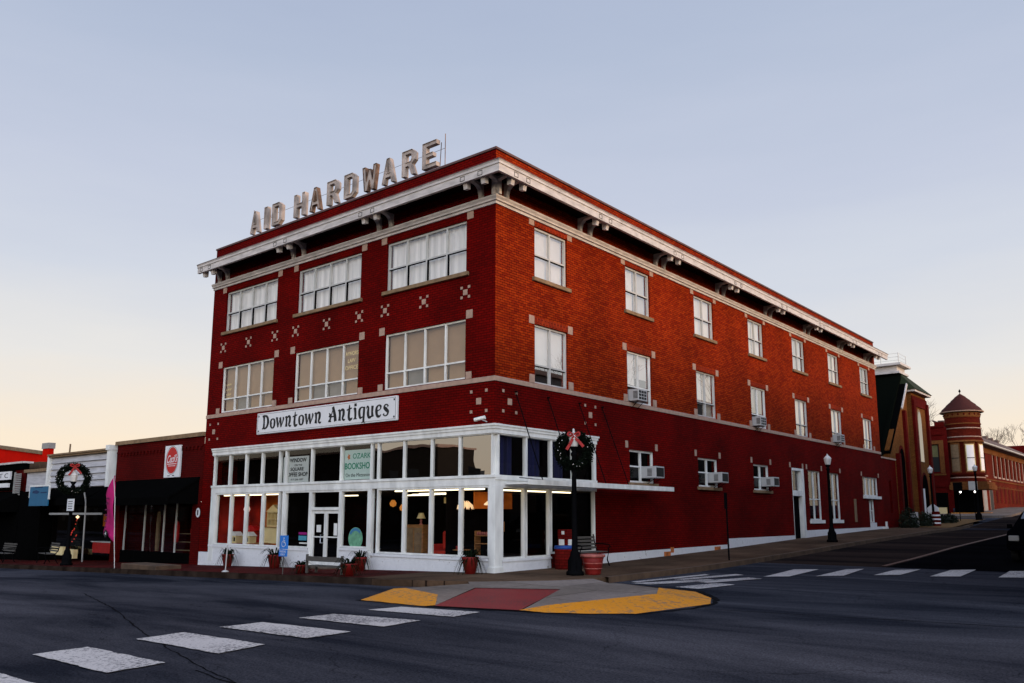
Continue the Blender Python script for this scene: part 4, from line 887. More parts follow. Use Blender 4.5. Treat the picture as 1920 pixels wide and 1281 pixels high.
# ---- AID HARDWARE rooftop letters
t = thing('rooftop_sign', 'rusty channel letters reading AID HARDWARE standing on the front parapet', 'sign', (-8, .15, 13.2))
LT = {'A': ([(0, 0), (.20, 0), (.27, .24), (.73, .24), (.80, 0), (1, 0), (.62, 1), (.38, 1)], [[(.33, .40), (.67, .40), (.53, .84), (.47, .84)]]),
 'I': ([(0, 0), (1, 0), (1, 1), (0, 1)], []),
 'D': ([(0, 0), (.72, 0), (1, .16), (1, .84), (.72, 1), (0, 1)], [[(.24, .14), (.66, .14), (.77, .23), (.77, .77), (.66, .86), (.24, .86)]]),
 'H': ([(0, 0), (.25, 0), (.25, .42), (.75, .42), (.75, 0), (1, 0), (1, 1), (.75, 1), (.75, .57), (.25, .57), (.25, 1), (0, 1)], []),
 'R': ([(0, 0), (.25, 0), (.25, .38), (.52, .38), (.76, 0), (1, 0), (.76, .43), (1, .57), (1, .86), (.78, 1), (0, 1)], [[(.25, .53), (.66, .53), (.76, .61), (.76, .79), (.66, .86), (.25, .86)]]),
 'W': ([(.16, 0), (.36, 0), (.5, .42), (.64, 0), (.84, 0), (1, 1), (.80, 1), (.72, .40), (.58, .86), (.42, .86), (.28, .40), (.20, 1), (0, 1)], []),
 'E': ([(0, 0), (1, 0), (1, .15), (.26, .15), (.26, .43), (.75, .43), (.75, .57), (.26, .57), (.26, .85), (1, .85), (1, 1), (0, 1)], [])}
for c, x0, x1, mt in (('A', -13.30, -12.65, 'rust'), ('I', -12.35, -12.10, 'rust'), ('D', -11.81, -11.10, 'rust'), ('H', -10.37, -9.60, 'rust'), ('A', -9.36, -8.67, 'rust_dark'), ('R', -8.34, -7.64, 'rust'), ('D', -7.35, -6.65, 'rust'), ('W', -6.34, -5.50, 'rust_dark'), ('A', -5.29, -4.60, 'rust'), ('R', -4.28, -3.58, 'rust'), ('E', -3.29, -2.55, 'rust')):
    z0, z1 = 13.36, 14.26; out, hl = LT[c]; x1 = x0+(x1-x0)*.88; f = lambda p: (x0+p[0]*(x1-x0), z0+p[1]*(z1-z0))
    loops = [[f(p) for p in out]]+[[f(p) for p in h_] for h_ in hl]
    m = MB(); flat = [p for lp in loops for p in lp]; tri = tessellate_polygon([[Vector((p[0], p[1], 0)) for p in lp] for lp in loops])
    m.add([(p[0], .22, p[1]) for p in flat], [tuple(q) for q in tri])
    for lp in loops:
        n = len(lp)
        for i in range(n):
            a, b = lp[i], lp[(i+1) % n]; m.quad((a[0], .05, a[1]), (b[0], .05, b[1]), (b[0], .22, b[1]), (a[0], .22, a[1]))
    o = m.build('letter', mt, t); sf = o.modifiers.new('wall', 'SOLIDIFY'); sf.thickness = .012; sf.offset = 0
    # stained inner face
    m = MB(); m.add([(p[0], .085, p[1]) for p in flat], [tuple(q) for q in tri]); m.build('letter_face', 'rust', o)
m = MB()
for x in (-13.38, -2.42): m.tube([(x, .25, 13.1), (x, .25, 14.45)], .014, 5)
for x0, x1 in ((-12.5, -11.6), (-2.6, -3.9)): m.tube([(x0, .25, 14.2), (x1, 1.4, 12.5)], .014, 5)
for x in range(-13, -2, 1): m.tube([(x+.2, .24, 12.5), (x+.2, .24, 13.36)], .015, 5)
for z in (13.33, 13.95): m.tube([(-13.38, .25, z), (-2.42, .25, z)], .008, 4)
m.build('support_frame', 'rust_dark', t)

# ---- air conditioners
def ac(y, z, label, big=True):
    t = thing('air_conditioner', label, 'air conditioner', (0, y, z), 'window air conditioners on the side wall')
    L_, H_, Wd = (.52, .42, .62) if big else (.38, .42, .62)
    m = MB(); m.box(-.15, L_, y-Wd/2, y+Wd/2, z, z+H_); c = m.build('case', 'ac', t, bevel=.012)
    m = MB()
    for k in range(6): m.box(.17, .36, y-Wd/2-.004, y-Wd/2, z+.08+k*.045, z+.105+k*.045)
    m.build('side_louvre', 'ink', t)
    m = MB()
    if big:
        m.box(L_, L_+.006, y-Wd/2+.05, y+Wd/2-.05, z+.05, z+H_-.05)
    else:
        for i in range(3):
            for j in range(3): m.box(L_, L_+.006, y-Wd/2+.05+i*.18, y-Wd/2+.19+i*.18, z+.05+j*.115, z+.135+j*.115)
    m.build('grille', 'ink', t)
    m = MB(); m.tube([(.02, y-.2, z-.25), (L_-.1, y-.2, z-.01)], .012, 5); m.tube([(.02, y+.2, z-.25), (L_-.1, y+.2, z-.01)], .012, 5); m.build('brace', 'black', t)
ac(8.55, 3.40, 'white air conditioner in the ground floor window nearest the canopy'); ac(13.85, 3.40, 'white air conditioner in the middle of three ground floor windows'); ac(19.15, 3.40, 'white air conditioner in the ground floor window nearest the side door')
ac(7.70, 6.13, 'grilled air conditioner in the second upper window from the corner', False); ac(18.35, 6.13, 'grilled air conditioner in the fourth upper window from the corner', False); ac(29.1, 6.13, 'grilled air conditioner in the sixth upper window from the corner', False)
# ---- security camera
t = thing('security_camera', 'small white camera on an arm above the shopfront near the corner', 'camera', (-.35, -.2, 4.7))
MB().tube([(-.30, .0, 4.75), (-.30, -.2, 4.78)], .015, 6).build('arm', 'white', t); MB().tube([(-.14, -.26, 4.84), (-.46, -.36, 4.78)], .055, 8).build('housing', 'white', t)

# ================================================================== street furniture
def lathe_post():
    t = thing('street_lamp', 'black lamp post with white lantern standing beside the brick side wall', 'street lamp', (0, 0, 0), 'old style black street lamps')
    m = MB(); m.lathe([(0, 0), (.24, 0), (.24, .1), (.19, .14), (.19, .42), (.14, .5), (.12, .62), (.085, .68), (.075, 1.4), (.062, 3.25), (.09, 3.28), (.09, 3.34), (.05, 3.38), (.10, 3.46), (.13, 3.52), (0, 3.52)], 12)
    for k in range(8):
        a = 2*math.pi*k/8; m.tube([(.17*math.cos(a), .17*math.sin(a), .14), (.17*math.cos(a), .17*math.sin(a), .42)], .03, 5)
    m.build('post', 'black', t, fix=False)
    m = MB(); m.lathe([(.10, 0), (.12, .02), (.17, .22), (.15, .27)], 8, (0, 0, 3.52), smooth=False); ln = m.build('lantern', 'lantern', t)
    m = MB(); m.lathe([(.19, 0), (.16, .05), (.09, .13), (.03, .17), (.03, .22), (0, .25)], 8, (0, 0, 3.79), smooth=False); m.build('lantern_cap', 'lantern', t)
    return t
lamp = lathe_post()
lp_spots = [((2.12, .95), 'black lamp post carrying a wreath at the building corner'), ((-21.7, -2.5), 'black lamp post carrying a wreath in front of the white sided shop'), ((2.25, 21.0), 'black lamp post with white lantern beside the brick side wall'), ((1.35, 43.5), 'black lamp post with white lantern in front of the church'), ((2.83, 50.0), 'black lamp post with white lantern near the turreted building')]
for i, ((x, y), lb) in enumerate(lp_spots):
    if i == 0: lamp.location = (x, y, S(x, y)-.01); lamp['label'] = lb
    else: dup(lamp, (x, y, S(x, y)-.01), label=lb)
def wreath(c, face, label, r=.46):
    t = thing('wreath', label, 'wreath', c, 'christmas wreaths on the lamp posts'); t.rotation_euler = (0, 0, face)
    rnd = random.Random(3); m = MB()
    for k in range(2600):
        a = rnd.uniform(0, 2*math.pi); b = rnd.uniform(0, 2*math.pi); rr = .145*rnd.random()**.5
        p = Vector(((r+rr*math.cos(b))*math.cos(a), rr*math.sin(b), (r+rr*math.cos(b))*math.sin(a)))
        d = Vector((rnd.uniform(-1, 1), rnd.uniform(-1, 1), rnd.uniform(-1, 1))).normalized()*rnd.uniform(.04, .09); e_ = d.cross(Vector((rnd.random(), rnd.random(), rnd.random()))).normalized()*.018
        m.add([p-d-e_, p-d+e_, p+d+e_*.3, p+d-e_*.3], [(0, 1, 2, 3)])
    me = m; off = Vector(c)
    me.v = [tuple(Vector(v)+off) for v in me.v]; me.build('needles', 'wreath', t, fix=False)
    m = MB(); m.tube([(c[0]+(r)*math.cos(2*math.pi*k/24), c[1], c[2]+(r)*math.sin(2*math.pi*k/24)) for k in range(25)], .07, 6, False); m.build('ring', 'wreath', t)
    m = MB()
    for k in range(16):
        a = rnd.uniform(0, 6.28); p = (c[0]+(r+rnd.uniform(-.06, .06))*math.cos(a), c[1]-.11, c[2]+(r+rnd.uniform(-.06, .06))*math.sin(a)); m.lathe([(0, -.025), (.022, 0), (0, .025)], 6, p)
    m.build('baubles', 'chrome', t)
    m = MB(); bz = c[2]+r-.04
    def rib(pts, w_=.06):
        for (x0, z0), (x1, z1) in zip(pts, pts[1:]):
            d = Vector((x1-x0, z1-z0)).normalized(); nn_ = Vector((-d.y, d.x))*w_/2
            m.add([(c[0]+x0+nn_.x, c[1]-.15, bz+z0+nn_.y), (c[0]+x0-nn_.x, c[1]-.15, bz+z0-nn_.y), (c[0]+x1-nn_.x, c[1]-.17, bz+z1-nn_.y), (c[0]+x1+nn_.x, c[1]-.17, bz+z1+nn_.y)], [(0, 1, 2, 3)])
    rib([(0, 0), (.05, .1), (.16, .13), (.17, .05), (0, 0)], .05); rib([(0, 0), (-.05, .1), (-.14, .13), (-.17, .05), (0, 0)], .05)
    rib([(0, 0), (-.1, -.2), (-.2, -.36)], .08); rib([(0, 0), (.15, -.14), (.27, -.28)], .08)
    m.lathe([(0, -.04), (.04, 0), (0, .04)], 8, (c[0], c[1]-.16, bz)); o = m.build('bow', 'ribbon', t, fix=False); sf = o.modifiers.new('t', 'SOLIDIFY'); sf.thickness = .006
    return t
cam_dir = lambda x, y: math.atan2(15.67-x, -(-18.08-y))   # turn so that -Y faces the camera
z_ = S(2.12, .95)
wreath((2.12, .95, z_+3.40), math.atan2(15.67-2.12, 18.08+.95), 'large dark wreath with red bow on the corner lamp post', .42)
wreath((-21.7, -2.5, S(-21.7, -2.5)+3.62), math.atan2(15.67+21.7, 18.08-2.5), 'dark wreath with red bow on the lamp post before the white sided shop', .55)

def bench():
    t = thing('bench', 'slatted bench with black iron arms below the side display window', 'bench', (0, 0, 0), 'slatted street benches')
    m = MB()
    for k in range(5): m.box(-.8, .8, .18+.09*k-.55, .25+.09*k-.55, .43, .455)
    m.build('seat', 'wood_gray', t)
    m = MB()
    for k in range(4): m.box(-.8, .8, .08+k*.022, .10+k*.022, .53+k*.105, .60+k*.105)
    m.build('backrest', 'wood_gray', t)
    for s_ in (-.78, .78):
        m = MB(); m.tube([(s_, -.42, 0), (s_, -.34, .2), (s_, -.40, .42), (s_, -.02, .42), (s_, .1, .55), (s_, .19, .98)], .022, 6); m.tube([(s_, .14, 0), (s_, .02, .2), (s_, .02, .42)], .022, 6)
        m.tube([(s_, .1, .68), (s_, -.2, .68), (s_, -.42, .66), (s_, -.46, .60), (s_, -.40, .55), (s_, -.38, .44)], .02, 6); m.build('arm', 'black', t)
    return t
bn = bench(); bn.location = (.42, 3.85, S(.4, 3.8)); bn.rotation_euler = (0, 0, -math.pi/2+math.pi); bn['label'] = 'slatted bench with curled black iron arm below the side display window'
bn.rotation_euler = (0, 0, R(90))
dup(bn, (-25.3, -1.7, S(-25, -2)), R(-10), 'slatted bench beside the lamp post before the white sided shop')
dup(bn, (-30.0, -1.9, S(-30, -2)), R(0), 'slatted bench at the far left edge in front of the dark shop')
# weathered plank bench before the doors
t = thing('plank_bench', 'weathered grey plank bench on the red pavement before the shop doors', 'bench', (-4.6, -2.2, S(-4.6, -2.2)))
z0 = S(-4.6, -2.2); m = MB(); m.box(-5.35, -3.75, -2.42, -2.38, z0+.36, z0+.50); m.build('backrest', 'wood_gray', t)
m = MB(); m.box(-5.35, -3.75, -2.36, -2.0, z0+.20, z0+.235); m.build('seat', 'wood_gray', t)
for x in (-5.4, -3.76):
    m = MB(); m.box(x, x+.06, -2.40, -2.34, z0, z0+.55); m.box(x, x+.06, -2.05, -1.99, z0, z0+.22); m.build('leg', 'wood_gray', t)

def pot():
    t = thing('potted_plant', 'red pot with drooping dark leaves', 'potted plant', (0, 0, 0), 'potted plants along the shopfront')
    m = MB(); m.lathe([(0, 0), (.15, 0), (.24, .42), (.25, .46), (.22, .46), (.2, .40), (0, .40)], 16); m.build('pot', 'terracotta', t)
    rnd = random.Random(5); m = MB()
    for k in range(64):
        a = rnd.uniform(0, 6.28); L_ = rnd.uniform(.25, .6); up_ = rnd.uniform(.1, .5); pts = []
        for j in range(6):
            u = j/5; rr = .1+L_*u*.75; pts.append((rr*math.cos(a), rr*math.sin(a), .42+up_*math.sin(u*2.6)*.6-.62*L_*u*u*(1.7 if up_ < .34 else .2)))
        w_ = rnd.uniform(.014, .034)
        for j in range(5):
            p, q = Vector(pts[j]), Vector(pts[j+1]); n_ = Vector((-math.sin(a), math.cos(a), 0))*w_*(1-j/6); n2_ = Vector((-math.sin(a), math.cos(a), 0))*w_*(1-(j+1)/6)
            m.add([p-n_, p+n_, q+n2_, q-n2_], [(0, 1, 2, 3)])
    m.build('foliage', 'leaf', t, fix=False)
    return t
pp = pot()
for i, (x, y, rz, lb) in enumerate(((-.33, -.62, 0, 'red pot with trailing plant beside the corner column'), (-5.0, -.62, 1.3, 'red pot with trailing plant right of the round window decal'), (-9.55, -.62, 2.4, 'red pot with tall and trailing leaves behind the blue parking sign'), (-12.5, -.62, 4, 'red pot with spiky plant below the toy houses window'), (-3.15, -2.6, 5, 'low red pot at the right end of the plank bench'), (-5.75, -2.3, .6, 'dark low potted plant at the left end of the plank bench'))):
    z0 = S(x, y)
    if i == 0: pp.location = (x, y, z0); pp['label'] = lb
    else:
        q_ = dup(pp, (x, y, z0), rz, lb); k_ = (1, .86, 1.05, .9, .98, .78)[i]; q_.scale = (k_, k_, k_*(1, 1.05, .95, 1.1, .75, .7)[i])
# big ribbed planter, barrel, newspaper box
t = thing('planter', 'large round faded red planter at the kerb beside the corner lamp post', 'planter', (2.37, 1.45, S(2.4, 1.4)))
m = MB(); c = (2.37, 1.45, S(2.4, 1.4)-.01); m.lathe([(0, 0), (.2, 0), (.22, .06), (.24, .17), (.25, .18), (.27, .32), (.31, .50), (.0, .50)], 20, c); m.build('bowl', 'terracotta', t)
m = MB(); m.lathe([(.30, .48), (.345, .49), (.345, .55), (.29, .56), (.26, .50)], 20, c); m.lathe([(.25, .165), (.262, .175), (.255, .19)], 20, c); m.lathe([(.268, .31), (.282, .32), (.275, .335)], 20, c); m.build('rim', 'terra_light', t)
t = thing('trash_barrel', 'dark red barrel with blue bag rim below the side display window', 'barrel', (.62, 2.5, S(.6, 2.5)))
c = (.62, 2.5, S(.6, 2.5)-.01); m = MB(); m.lathe([(0, 0), (.27, 0), (.28, .02), (.28, .28), (.29, .3), (.28, .32), (.28, .62), (.24, .64)], 20, c); m.build('drum', 'brick_dark', t)
m = MB(); m.lathe([(.285, .60), (.30, .63), (.28, .70), (.2, .68)], 20, c); m.build('bag_rim', 'bluelid', t)
t = thing('newspaper_box', 'dark red box with white labels behind the barrel', 'newspaper box', (.32, 3.05, S(.3, 3)))
z0 = S(.3, 3); m = MB(); m.box(.14, .5, 2.82, 3.2, z0, z0+1.15); m.build('body', 'brick_dark', t, bevel=.02); m = MB(); m.box(.5, .506, 2.88, 3.14, z0+.55, z0+.85); m.box(.3, .4, 2.812, 2.82, z0+1.0, z0+1.1); m.box(.2, .4, 2.812, 2.82, z0+.55, z0+.85); m.build('label_plate', 'white', t)

# parking sign
t = thing('parking_sign', 'small blue disabled parking sign on a short post at the kerb', 'sign', (-5.95, -2.8, S(-6, -2.8)))
z0 = S(-6, -2.8); MB().tube([(-5.97, -2.8, z0), (-5.95, -2.8, z0+.65)], .018, 6).build('post', 'wood_gray', t)
pr = math.atan2(15.67+5.95, 18.08-2.8)*.0
m = MB(); m.box(-6.13, -5.72, -2.84, -2.82, z0+.74, z0+1.14); m.box(-6.15, -5.74, -2.84, -2.82, z0+.52, z0+.725); m.build('panel', 'hc_blue', t, bevel=.004)
m = MB(); cx_, cz_ = -5.93, z0+.93
m.add([(cx_+.02+.025*math.cos(a), -2.845, cz_+.13+.025*math.sin(a)) for a in [k*math.pi/5 for k in range(10)]], [tuple(range(10))])
def bar(x0, z0_, x1, z1_, w_=.025):
    d = Vector((x1-x0, z1_-z0_)).normalized(); n_ = Vector((-d.y, d.x))*w_/2
    m.add([(x0+n_.x, -2.846, z0_+n_.y), (x0-n_.x, -2.846, z0_-n_.y), (x1-n_.x, -2.846, z1_-n_.y), (x1+n_.x, -2.846, z1_+n_.y)], [(0, 1, 2, 3)])
bar(cx_+.01, cz_+.1, cx_+.02, cz_); bar(cx_+.02, cz_, cx_+.09, cz_); bar(cx_+.09, cz_, cx_+.12, cz_-.09); bar(cx_+.01, cz_+.05, cx_+.08, cz_+.05)
arc = [(cx_-.0+.085*math.cos(a), cz_-.04+.085*math.sin(a)) for a in [R(110+k*22) for k in range(11)]]
for p, q in zip(arc, arc[1:]): bar(*p, *q, .02)
m.build('wheelchair_symbol', 'signwhite', t, fix=False)
text('PARKING', 'f', -6.10, -5.79, z0+.635, z0+.695, 2.842, t, 'signwhite', ext=.002); text('ONLY', 'f', -6.06, -5.83, z0+.55, z0+.61, 2.842, t, 'signwhite', ext=.002)
t = thing('signpost', 'short bare pale post on the red pavement before the left display', 'post', (-9.05, -2.8, S(-9, -2.8)))
z0 = S(-9, -2.8); MB().tube([(-9.08, -2.8, z0), (-9.03, -2.8, z0+.85)], .022, 6).build('pole', 'alu', t); MB().lathe([(0, 0), (.12, 0), (.1, .03), (.03, .06)], 8, (-9.08, -2.8, z0)).build('foot', 'alu', t)
# dark road sign post on the side pavement
t = thing('sign_post', 'tall thin black signpost seen edge on at the side street kerb', 'sign', (2.75, 9.2, S(2.8, 9.2)))
z0 = S(2.8, 9.2); MB().tube([(2.75, 9.2, z0), (2.72, 9.2, z0+2.25)], .028, 6).build('pole', 'black', t); m = MB(); m.box(2.69, 2.72, 9.1, 9.3, z0+1.75, z0+2.3); m.build('plate', 'black', t)
# low concrete step at the kerb
t = MB().box(-15.5, -12.9, -3.15, -2.2, S(-14, -3)-.1, S(-14, -3)+.17).build('kerb_step', 'kerb', bevel=.02); tag(t, 'raised concrete slab at the kerb before the red shop', 'step')

# ================================================================== shops to the left
def zl(x): return .46+itp(HX, x)
# dark red brick shop
t = thing('red_brick_shop', 'low dark red brick shop with black awning and oval sign', 'building', (-19.4, 4, -.1))
m = MB(); wall(m, 'f', -23.25, -15.66, -.6, 5.25, [(-22.6, -16.3, -.6, 2.9)], .3, out=0); m.box(-23.25, -23.2, .31, 14, -.6, 5.2); m.box(-23.2, -15.7, 13.9, 14, -.5, 5.2)
m.build('wall', 'brick_left', t)
m = MB(); m.box(-23.32, -15.68, -.10, .3, 5.25, 5.42); m.build('coping', 'sill', t)
m = MB()
for k in range(24):
    x = -22.9+k*.3; m.box(x, x+.14, -.05, .0, 4.72, 4.86)
m.box(-23.2, -15.72, -.05, 0, 4.86, 4.92); m.build('corbel_course', 'brick_left', t)
m = MB(); m.box(-23.2, -15.7, .4, 14, 4.9, 5.0); m.build('roof', 'roofing', t)
m = MB(); m.prism([(-.0, 3.6), (-1.35, 2.75), (-1.35, 2.45), (-1.30, 2.45), (-1.30, 2.7), (0, 3.5)], 0, -22.95, -15.85); m.prism([(0, 3.5), (-1.3, 2.7), (-1.3, 2.5), (0, 2.5)], 0, -15.95, -15.9); m.build('awning', 'blackmat', t)
m = MB()
for x in (-22.4, -20.6, -18.9, -17.9, -16.5): m.box(x-.025, x+.025, .18, .24, -.2, 2.85)
m.build('mullion', 'alu', t)
m = MB(); m.box(-22.6, -16.3, .16, .26, -.3, .5); m.build('stall_riser', 'blackmat', t)
pq = MB(); pq.quad((-22.55, .22, .4), (-16.35, .22, .4), (-16.35, .22, 2.9), (-22.55, .22, 2.9)); pq.build('pane', 'glass_shop', t, fix=False)
m = MB(); m.box(-23.1, -15.8, 4, 4.05, -.5, 3.1); m.box(-23.1, -15.8, .35, 4, 2.95, 3.0); m.box(-23.1, -15.8, .35, 4, -.3, -.25); m.build('interior', 'darkroom', t)
o = MB().box(-18.78, -17.28, -.12, -.02, 3.58, 4.95).build('panel', 'signwhite')
t2 = thing('oval_sign', 'white board with a red oval and white script on the dark red shop', 'sign', (-17.95, -.05, 4.3)); bpy.data.objects.remove(o)
xa, xb, za, zb2 = -18.60, -17.36, 3.62, 4.97
MB().box(xa, xb, -.12, -.02, za, zb2).build('board', 'signwhite', t2, bevel=.008)
cxx, czz = (xa+xb)/2, (za+zb2)/2+.05
for rx, rz, yy, mm in ((.47, .56, -.123, 'redsign'),):
    MB().add([(cxx+rx*math.cos(a), yy, czz+rz*math.sin(a)) for a in [2*math.pi*k/36 for k in range(36)]], [tuple(range(36))]).build('oval', mm, t2)
m = MB()
for k in range(36):
    a0, a1 = 2*math.pi*k/36, 2*math.pi*(k+1)/36; m.add([(cxx+r_*math.cos(a), -.1235, czz+r_*1.17*math.sin(a)) for r_, a in ((.50, a0), (.50, a1), (.515, a1), (.515, a0))], [(0, 1, 2, 3)])
m.build('oval_ring', 'ink', t2)
o = text("Cecil's", 'f', cxx-.40, cxx+.42, czz-.10, czz+.24, .1245, t2, 'signwhite', bold=.012, ext=.002)
for v in o.data.vertices: v.co.x += (v.co.z+t2.location.z-czz)*.35; v.co.z += (v.co.x)*.04
m = MB(); m.box(cxx-.38, cxx+.4, -.127, -.1245, czz-.17, czz-.14)
for k in range(7): m.box(cxx-.28+k*.09, cxx-.24+k*.09, -.127, -.1245, czz-.26, czz-.21)
m.build('script_swash', 'signwhite', t2)
m = MB(); m.box(cxx-.3, cxx-.1, -.126, -.12, za+.06, za+.09); m.box(cxx+.1, cxx+.25, -.126, -.12, za+.06, za+.1); m.build('small_print', 'ink', t2)
# clock-like oval plate on the pier
t2 = thing('oval_plate', 'small white oval plate on the dark pier left of the shopfront', 'plate', (-15.95, -.05, 2.2))
MB().add([(-15.75+.16*math.cos(a), -.06, 2.15+.19*math.sin(a)) for a in [2*math.pi*k/20 for k in range(20)]], [tuple(range(20))]).build('plate', 'signwhite', t2)
MB().box(-15.80, -15.72, -.066, -.061, 2.05, 2.26).build('figure', 'ink', t2)
for x, lb in ((-19.9, 'left small spotlight under the black awning of the red shop'), (-17.0, 'right small spotlight under the black awning of the red shop')):
    o = MB().lathe([(0, 0), (.07, 0), (.06, .06), (0, .06)], 10, (x, .7, 2.6)).build('spotlight', 'spot'); tag(o, lb, 'spotlight')
# goods inside the red shop
for i, (x, y, z, w_, h_, mt, nm, lb) in enumerate(((-18.6, .6, .9, .35, .9, 'redsign', 'coat', 'red coat hanging in the red brick shop window'), (-17.6, .8, 1.2, .3, .35, 'redsign', 'cushion', 'red cushion on the shelves of the red brick shop'), (-20.2, .6, .5, .22, 1.7, 'sill', 'surfboard', 'tall pale board standing in the red brick shop window'))):
    t2 = thing(nm, lb, nm.replace('_', ' '), (x, y, z)); m = MB(); m.prism([(x-w_/2*.7, z), (x+w_/2*.7, z), (x+w_/2, z+h_*.3), (x+w_/2*.9, z+h_*.8), (x+w_*.2, z+h_), (x-w_*.2, z+h_), (x-w_/2*.9, z+h_*.8), (x-w_/2, z+h_*.3)], 1, y, y+.08); m.build('body', mt, t2)
t2 = thing('display_shelves', 'dark shelves of small pale goods inside the red brick shop', 'shelves', (-18.2, .9, 0))
m = MB()
for z in (.55, .9, 1.25): m.box(-18.9, -17.6, .8, 1.1, z, z+.03)
m.build('shelf', 'sill', t2)

# white sided shop
t = thing('white_sided_shop', 'low shop with white board siding above a black shopfront', 'building', (-27, 4, -.2))
m = MB(); nb = 5
for k in range(nb):
    z0 = 3.42+k*.31; m.prism([(-.10, z0), (-.02, z0+.295), (.1, z0+.295), (.1, z0)], 0, -30.3, -23.75)
m.build('siding', 'siding', t); m = MB()
m.box(-30.3, -23.75, .1, .3, 3.3, 5.0); m.box(-30.45, -23.6, .1, .4, -.6, 3.3) if False else None
m.build('backing', 'white2', t)
m = MB(); m.box(-30.4, -23.7, -.2, .35, 4.97, 5.06); m.box(-30.45, -23.66, -.28, .35, 5.06, 5.14); m.build('cornice', 'sill', t)
m = MB(); m.box(-23.75, -23.45, -.25, .35, 3.35, 5.05); m.box(-23.78, -23.42, -.32, .35, 5.05, 5.28); m.box(-30.55, -30.3, -.2, .35, 3.35, 5.05); m.build('end_post', 'white', t)
m = MB(); m.box(-30.5, -23.5, -.06, .3, 2.55, 3.36); m.prism([(-.0, 3.38), (-1.2, 2.8), (-1.2, 2.5), (0, 2.5)], 0, -30.3, -23.7); m.build('awning', 'blackmat', t)
m = MB(); m.box(-30.4, -23.6, 6, 6.1, -.6, 4.9); m.box(-30.5, -23.5, .35, 6, 4.7, 4.8); m.box(-30.45, -30.4, .3, 6, -.6, 4.8); m.box(-23.55, -23.5, .3, 6, -.6, 4.8); m.build('shell', 'darkroom', t)
m = MB(); m.box(-27.0, -21.6, -1.28, -1.22, 2.06, 2.15); m.build('awning_rail', 'blind_gray', t)
m = MB(); m.box(-28.9, -27.5, -.3, -.1, .12, .52); m.box(-27.4, -26.3, -.3, -.1, .0, .42); m.build('stall_riser', 'cream', t)
pq = MB(); pq.quad((-30.3, .15, .2), (-23.7, .15, .2), (-23.7, .15, 2.5), (-30.3, .15, 2.5)); pq.build('pane', 'glass_shop', t, fix=False)
m = MB(); m.box(-27.0, -24.0, 1.3, 1.35, 1.5, 2.1); m.build('back_panel', 'warmwall', t)
t2 = thing('counter', 'bright red counter with pale top inside the white sided shop', 'counter', (-25.4, .8, 0)); MB().box(-26.6, -24.3, .7, 1.2, .25, .75).build('body', 'redsign', t2); MB().box(-26.7, -24.2, .65, 1.25, .75, .79).build('top', 'signwhite', t2)
t2 = thing('christmas_tree', 'dark christmas tree with red baubles behind the glass of the white sided shop', 'tree', (-29.0, .9, .1))
m = MB(); rnd = random.Random(2)
for k in range(260):
    z = rnd.random(); r_ = .42*(1-z)*rnd.uniform(.6, 1); a = rnd.uniform(0, 6.28); m.tube([(-29.0, .9, .4+1.5*z+.05), (-29.0+r_*math.cos(a), .9+r_*math.sin(a), .4+1.5*z-.05)], [.02, .004], 3)
m.build('branches', 'bush', t2); m = MB()
for k in range(26):
    z = rnd.random(); r_ = .44*(1-z); a = rnd.uniform(3.3, 6.1); m.lathe([(0, -.03), (.03, 0), (0, .03)], 6, (-29.0+r_*math.cos(a), .9+r_*math.sin(a), .4+1.5*z))
m.build('baubles', emit('lit bauble', (1, .08, .05), .5), t2); MB().lathe([(0, -.1), (.1, 0), (0, .1)], 8, (-29.0, .9, 1.95)).build('star', 'bulb', t2)
# downpipe, notice
t2 = thing('drainpipe', 'crooked white pipe standing before the white sided shop', 'pipe', (-24.6, -2.0, 0)); MB().tube([(-23.35, -1.3, 3.05), (-23.1, -1.3, 2.6), (-23.05, -1.3, 1.2), (-23.0, -1.3, 0.0)], .035, 7).build('pipe', 'blind_gray', t2)
t2 = thing('notice_sign', 'small white notice on the lamp post below the left wreath', 'sign', (-21.6, -2.6, 2.3)); MB().box(-21.75, -21.1, -2.66, -2.64, 2.22, 2.72).build('plate', 'signwhite', t2)
m = MB()
for k in range(4): m.box(-21.64, -21.22, -2.664, -2.661, 2.30+k*.1, 2.33+k*.1)
m.build('lines', 'ink', t2)

# small white shop, grey shutters, blue sign
t = thing('small_white_shop', 'narrow low white shop behind the blue hanging sign', 'building', (-33, 3, -.4))
m = MB(); m.box(-33.4, -30.6, -.05, .4, 3.3, 4.3); m.box(-33.4, -30.6, .4, 6, -.8, 4.25); m.build('wall', 'siding', t)
m = MB(); m.box(-33.5, -30.58, -.2, .4, 4.3, 4.46); m.build('cornice', 'sill', t); m = MB(); m.box(-33.4, -30.6, -.3, .39, -.8, 3.28); m.build('shopfront', 'blackmat', t)
t2 = thing('hanging_sign', 'square blue hanging sign in a white frame', 'sign', (-31.5, -1.2, 3.2)); xa, xb, za, zb2 = -28.8, -26.6, 2.48, 3.6
MB().box(xa, xb, -1.55, -1.5, za, zb2-.2).build('panel', 'blue_sign', t2)
m = MB(); m.box(xa-.06, xb+.06, -1.56, -1.49, zb2-.2, zb2-.12); m.box(xa-.06, xa, -1.56, -1.49, za+.4, zb2-.2); m.box(xb, xb+.06, -1.56, -1.49, za+.3, zb2-.2); m.build('frame', 'white', t2)
m = MB(); m.prism([(xa+.3, za+.62), (xa+.9, za+.58), (xa+1.2, za+.66), (xa+.8, za+.76), (xa+.4, za+.72)], 1, -1.556, -1.551); m.box(xa+.6, xa+1.5, -1.556, -1.551, za+.86, za+.93); m.box(xa+1.3, xa+2.0, -1.556, -1.551, za+.6, za+.66); m.build('motif', mat('dark blue ink', (.008, .03, .09), .7), t2)
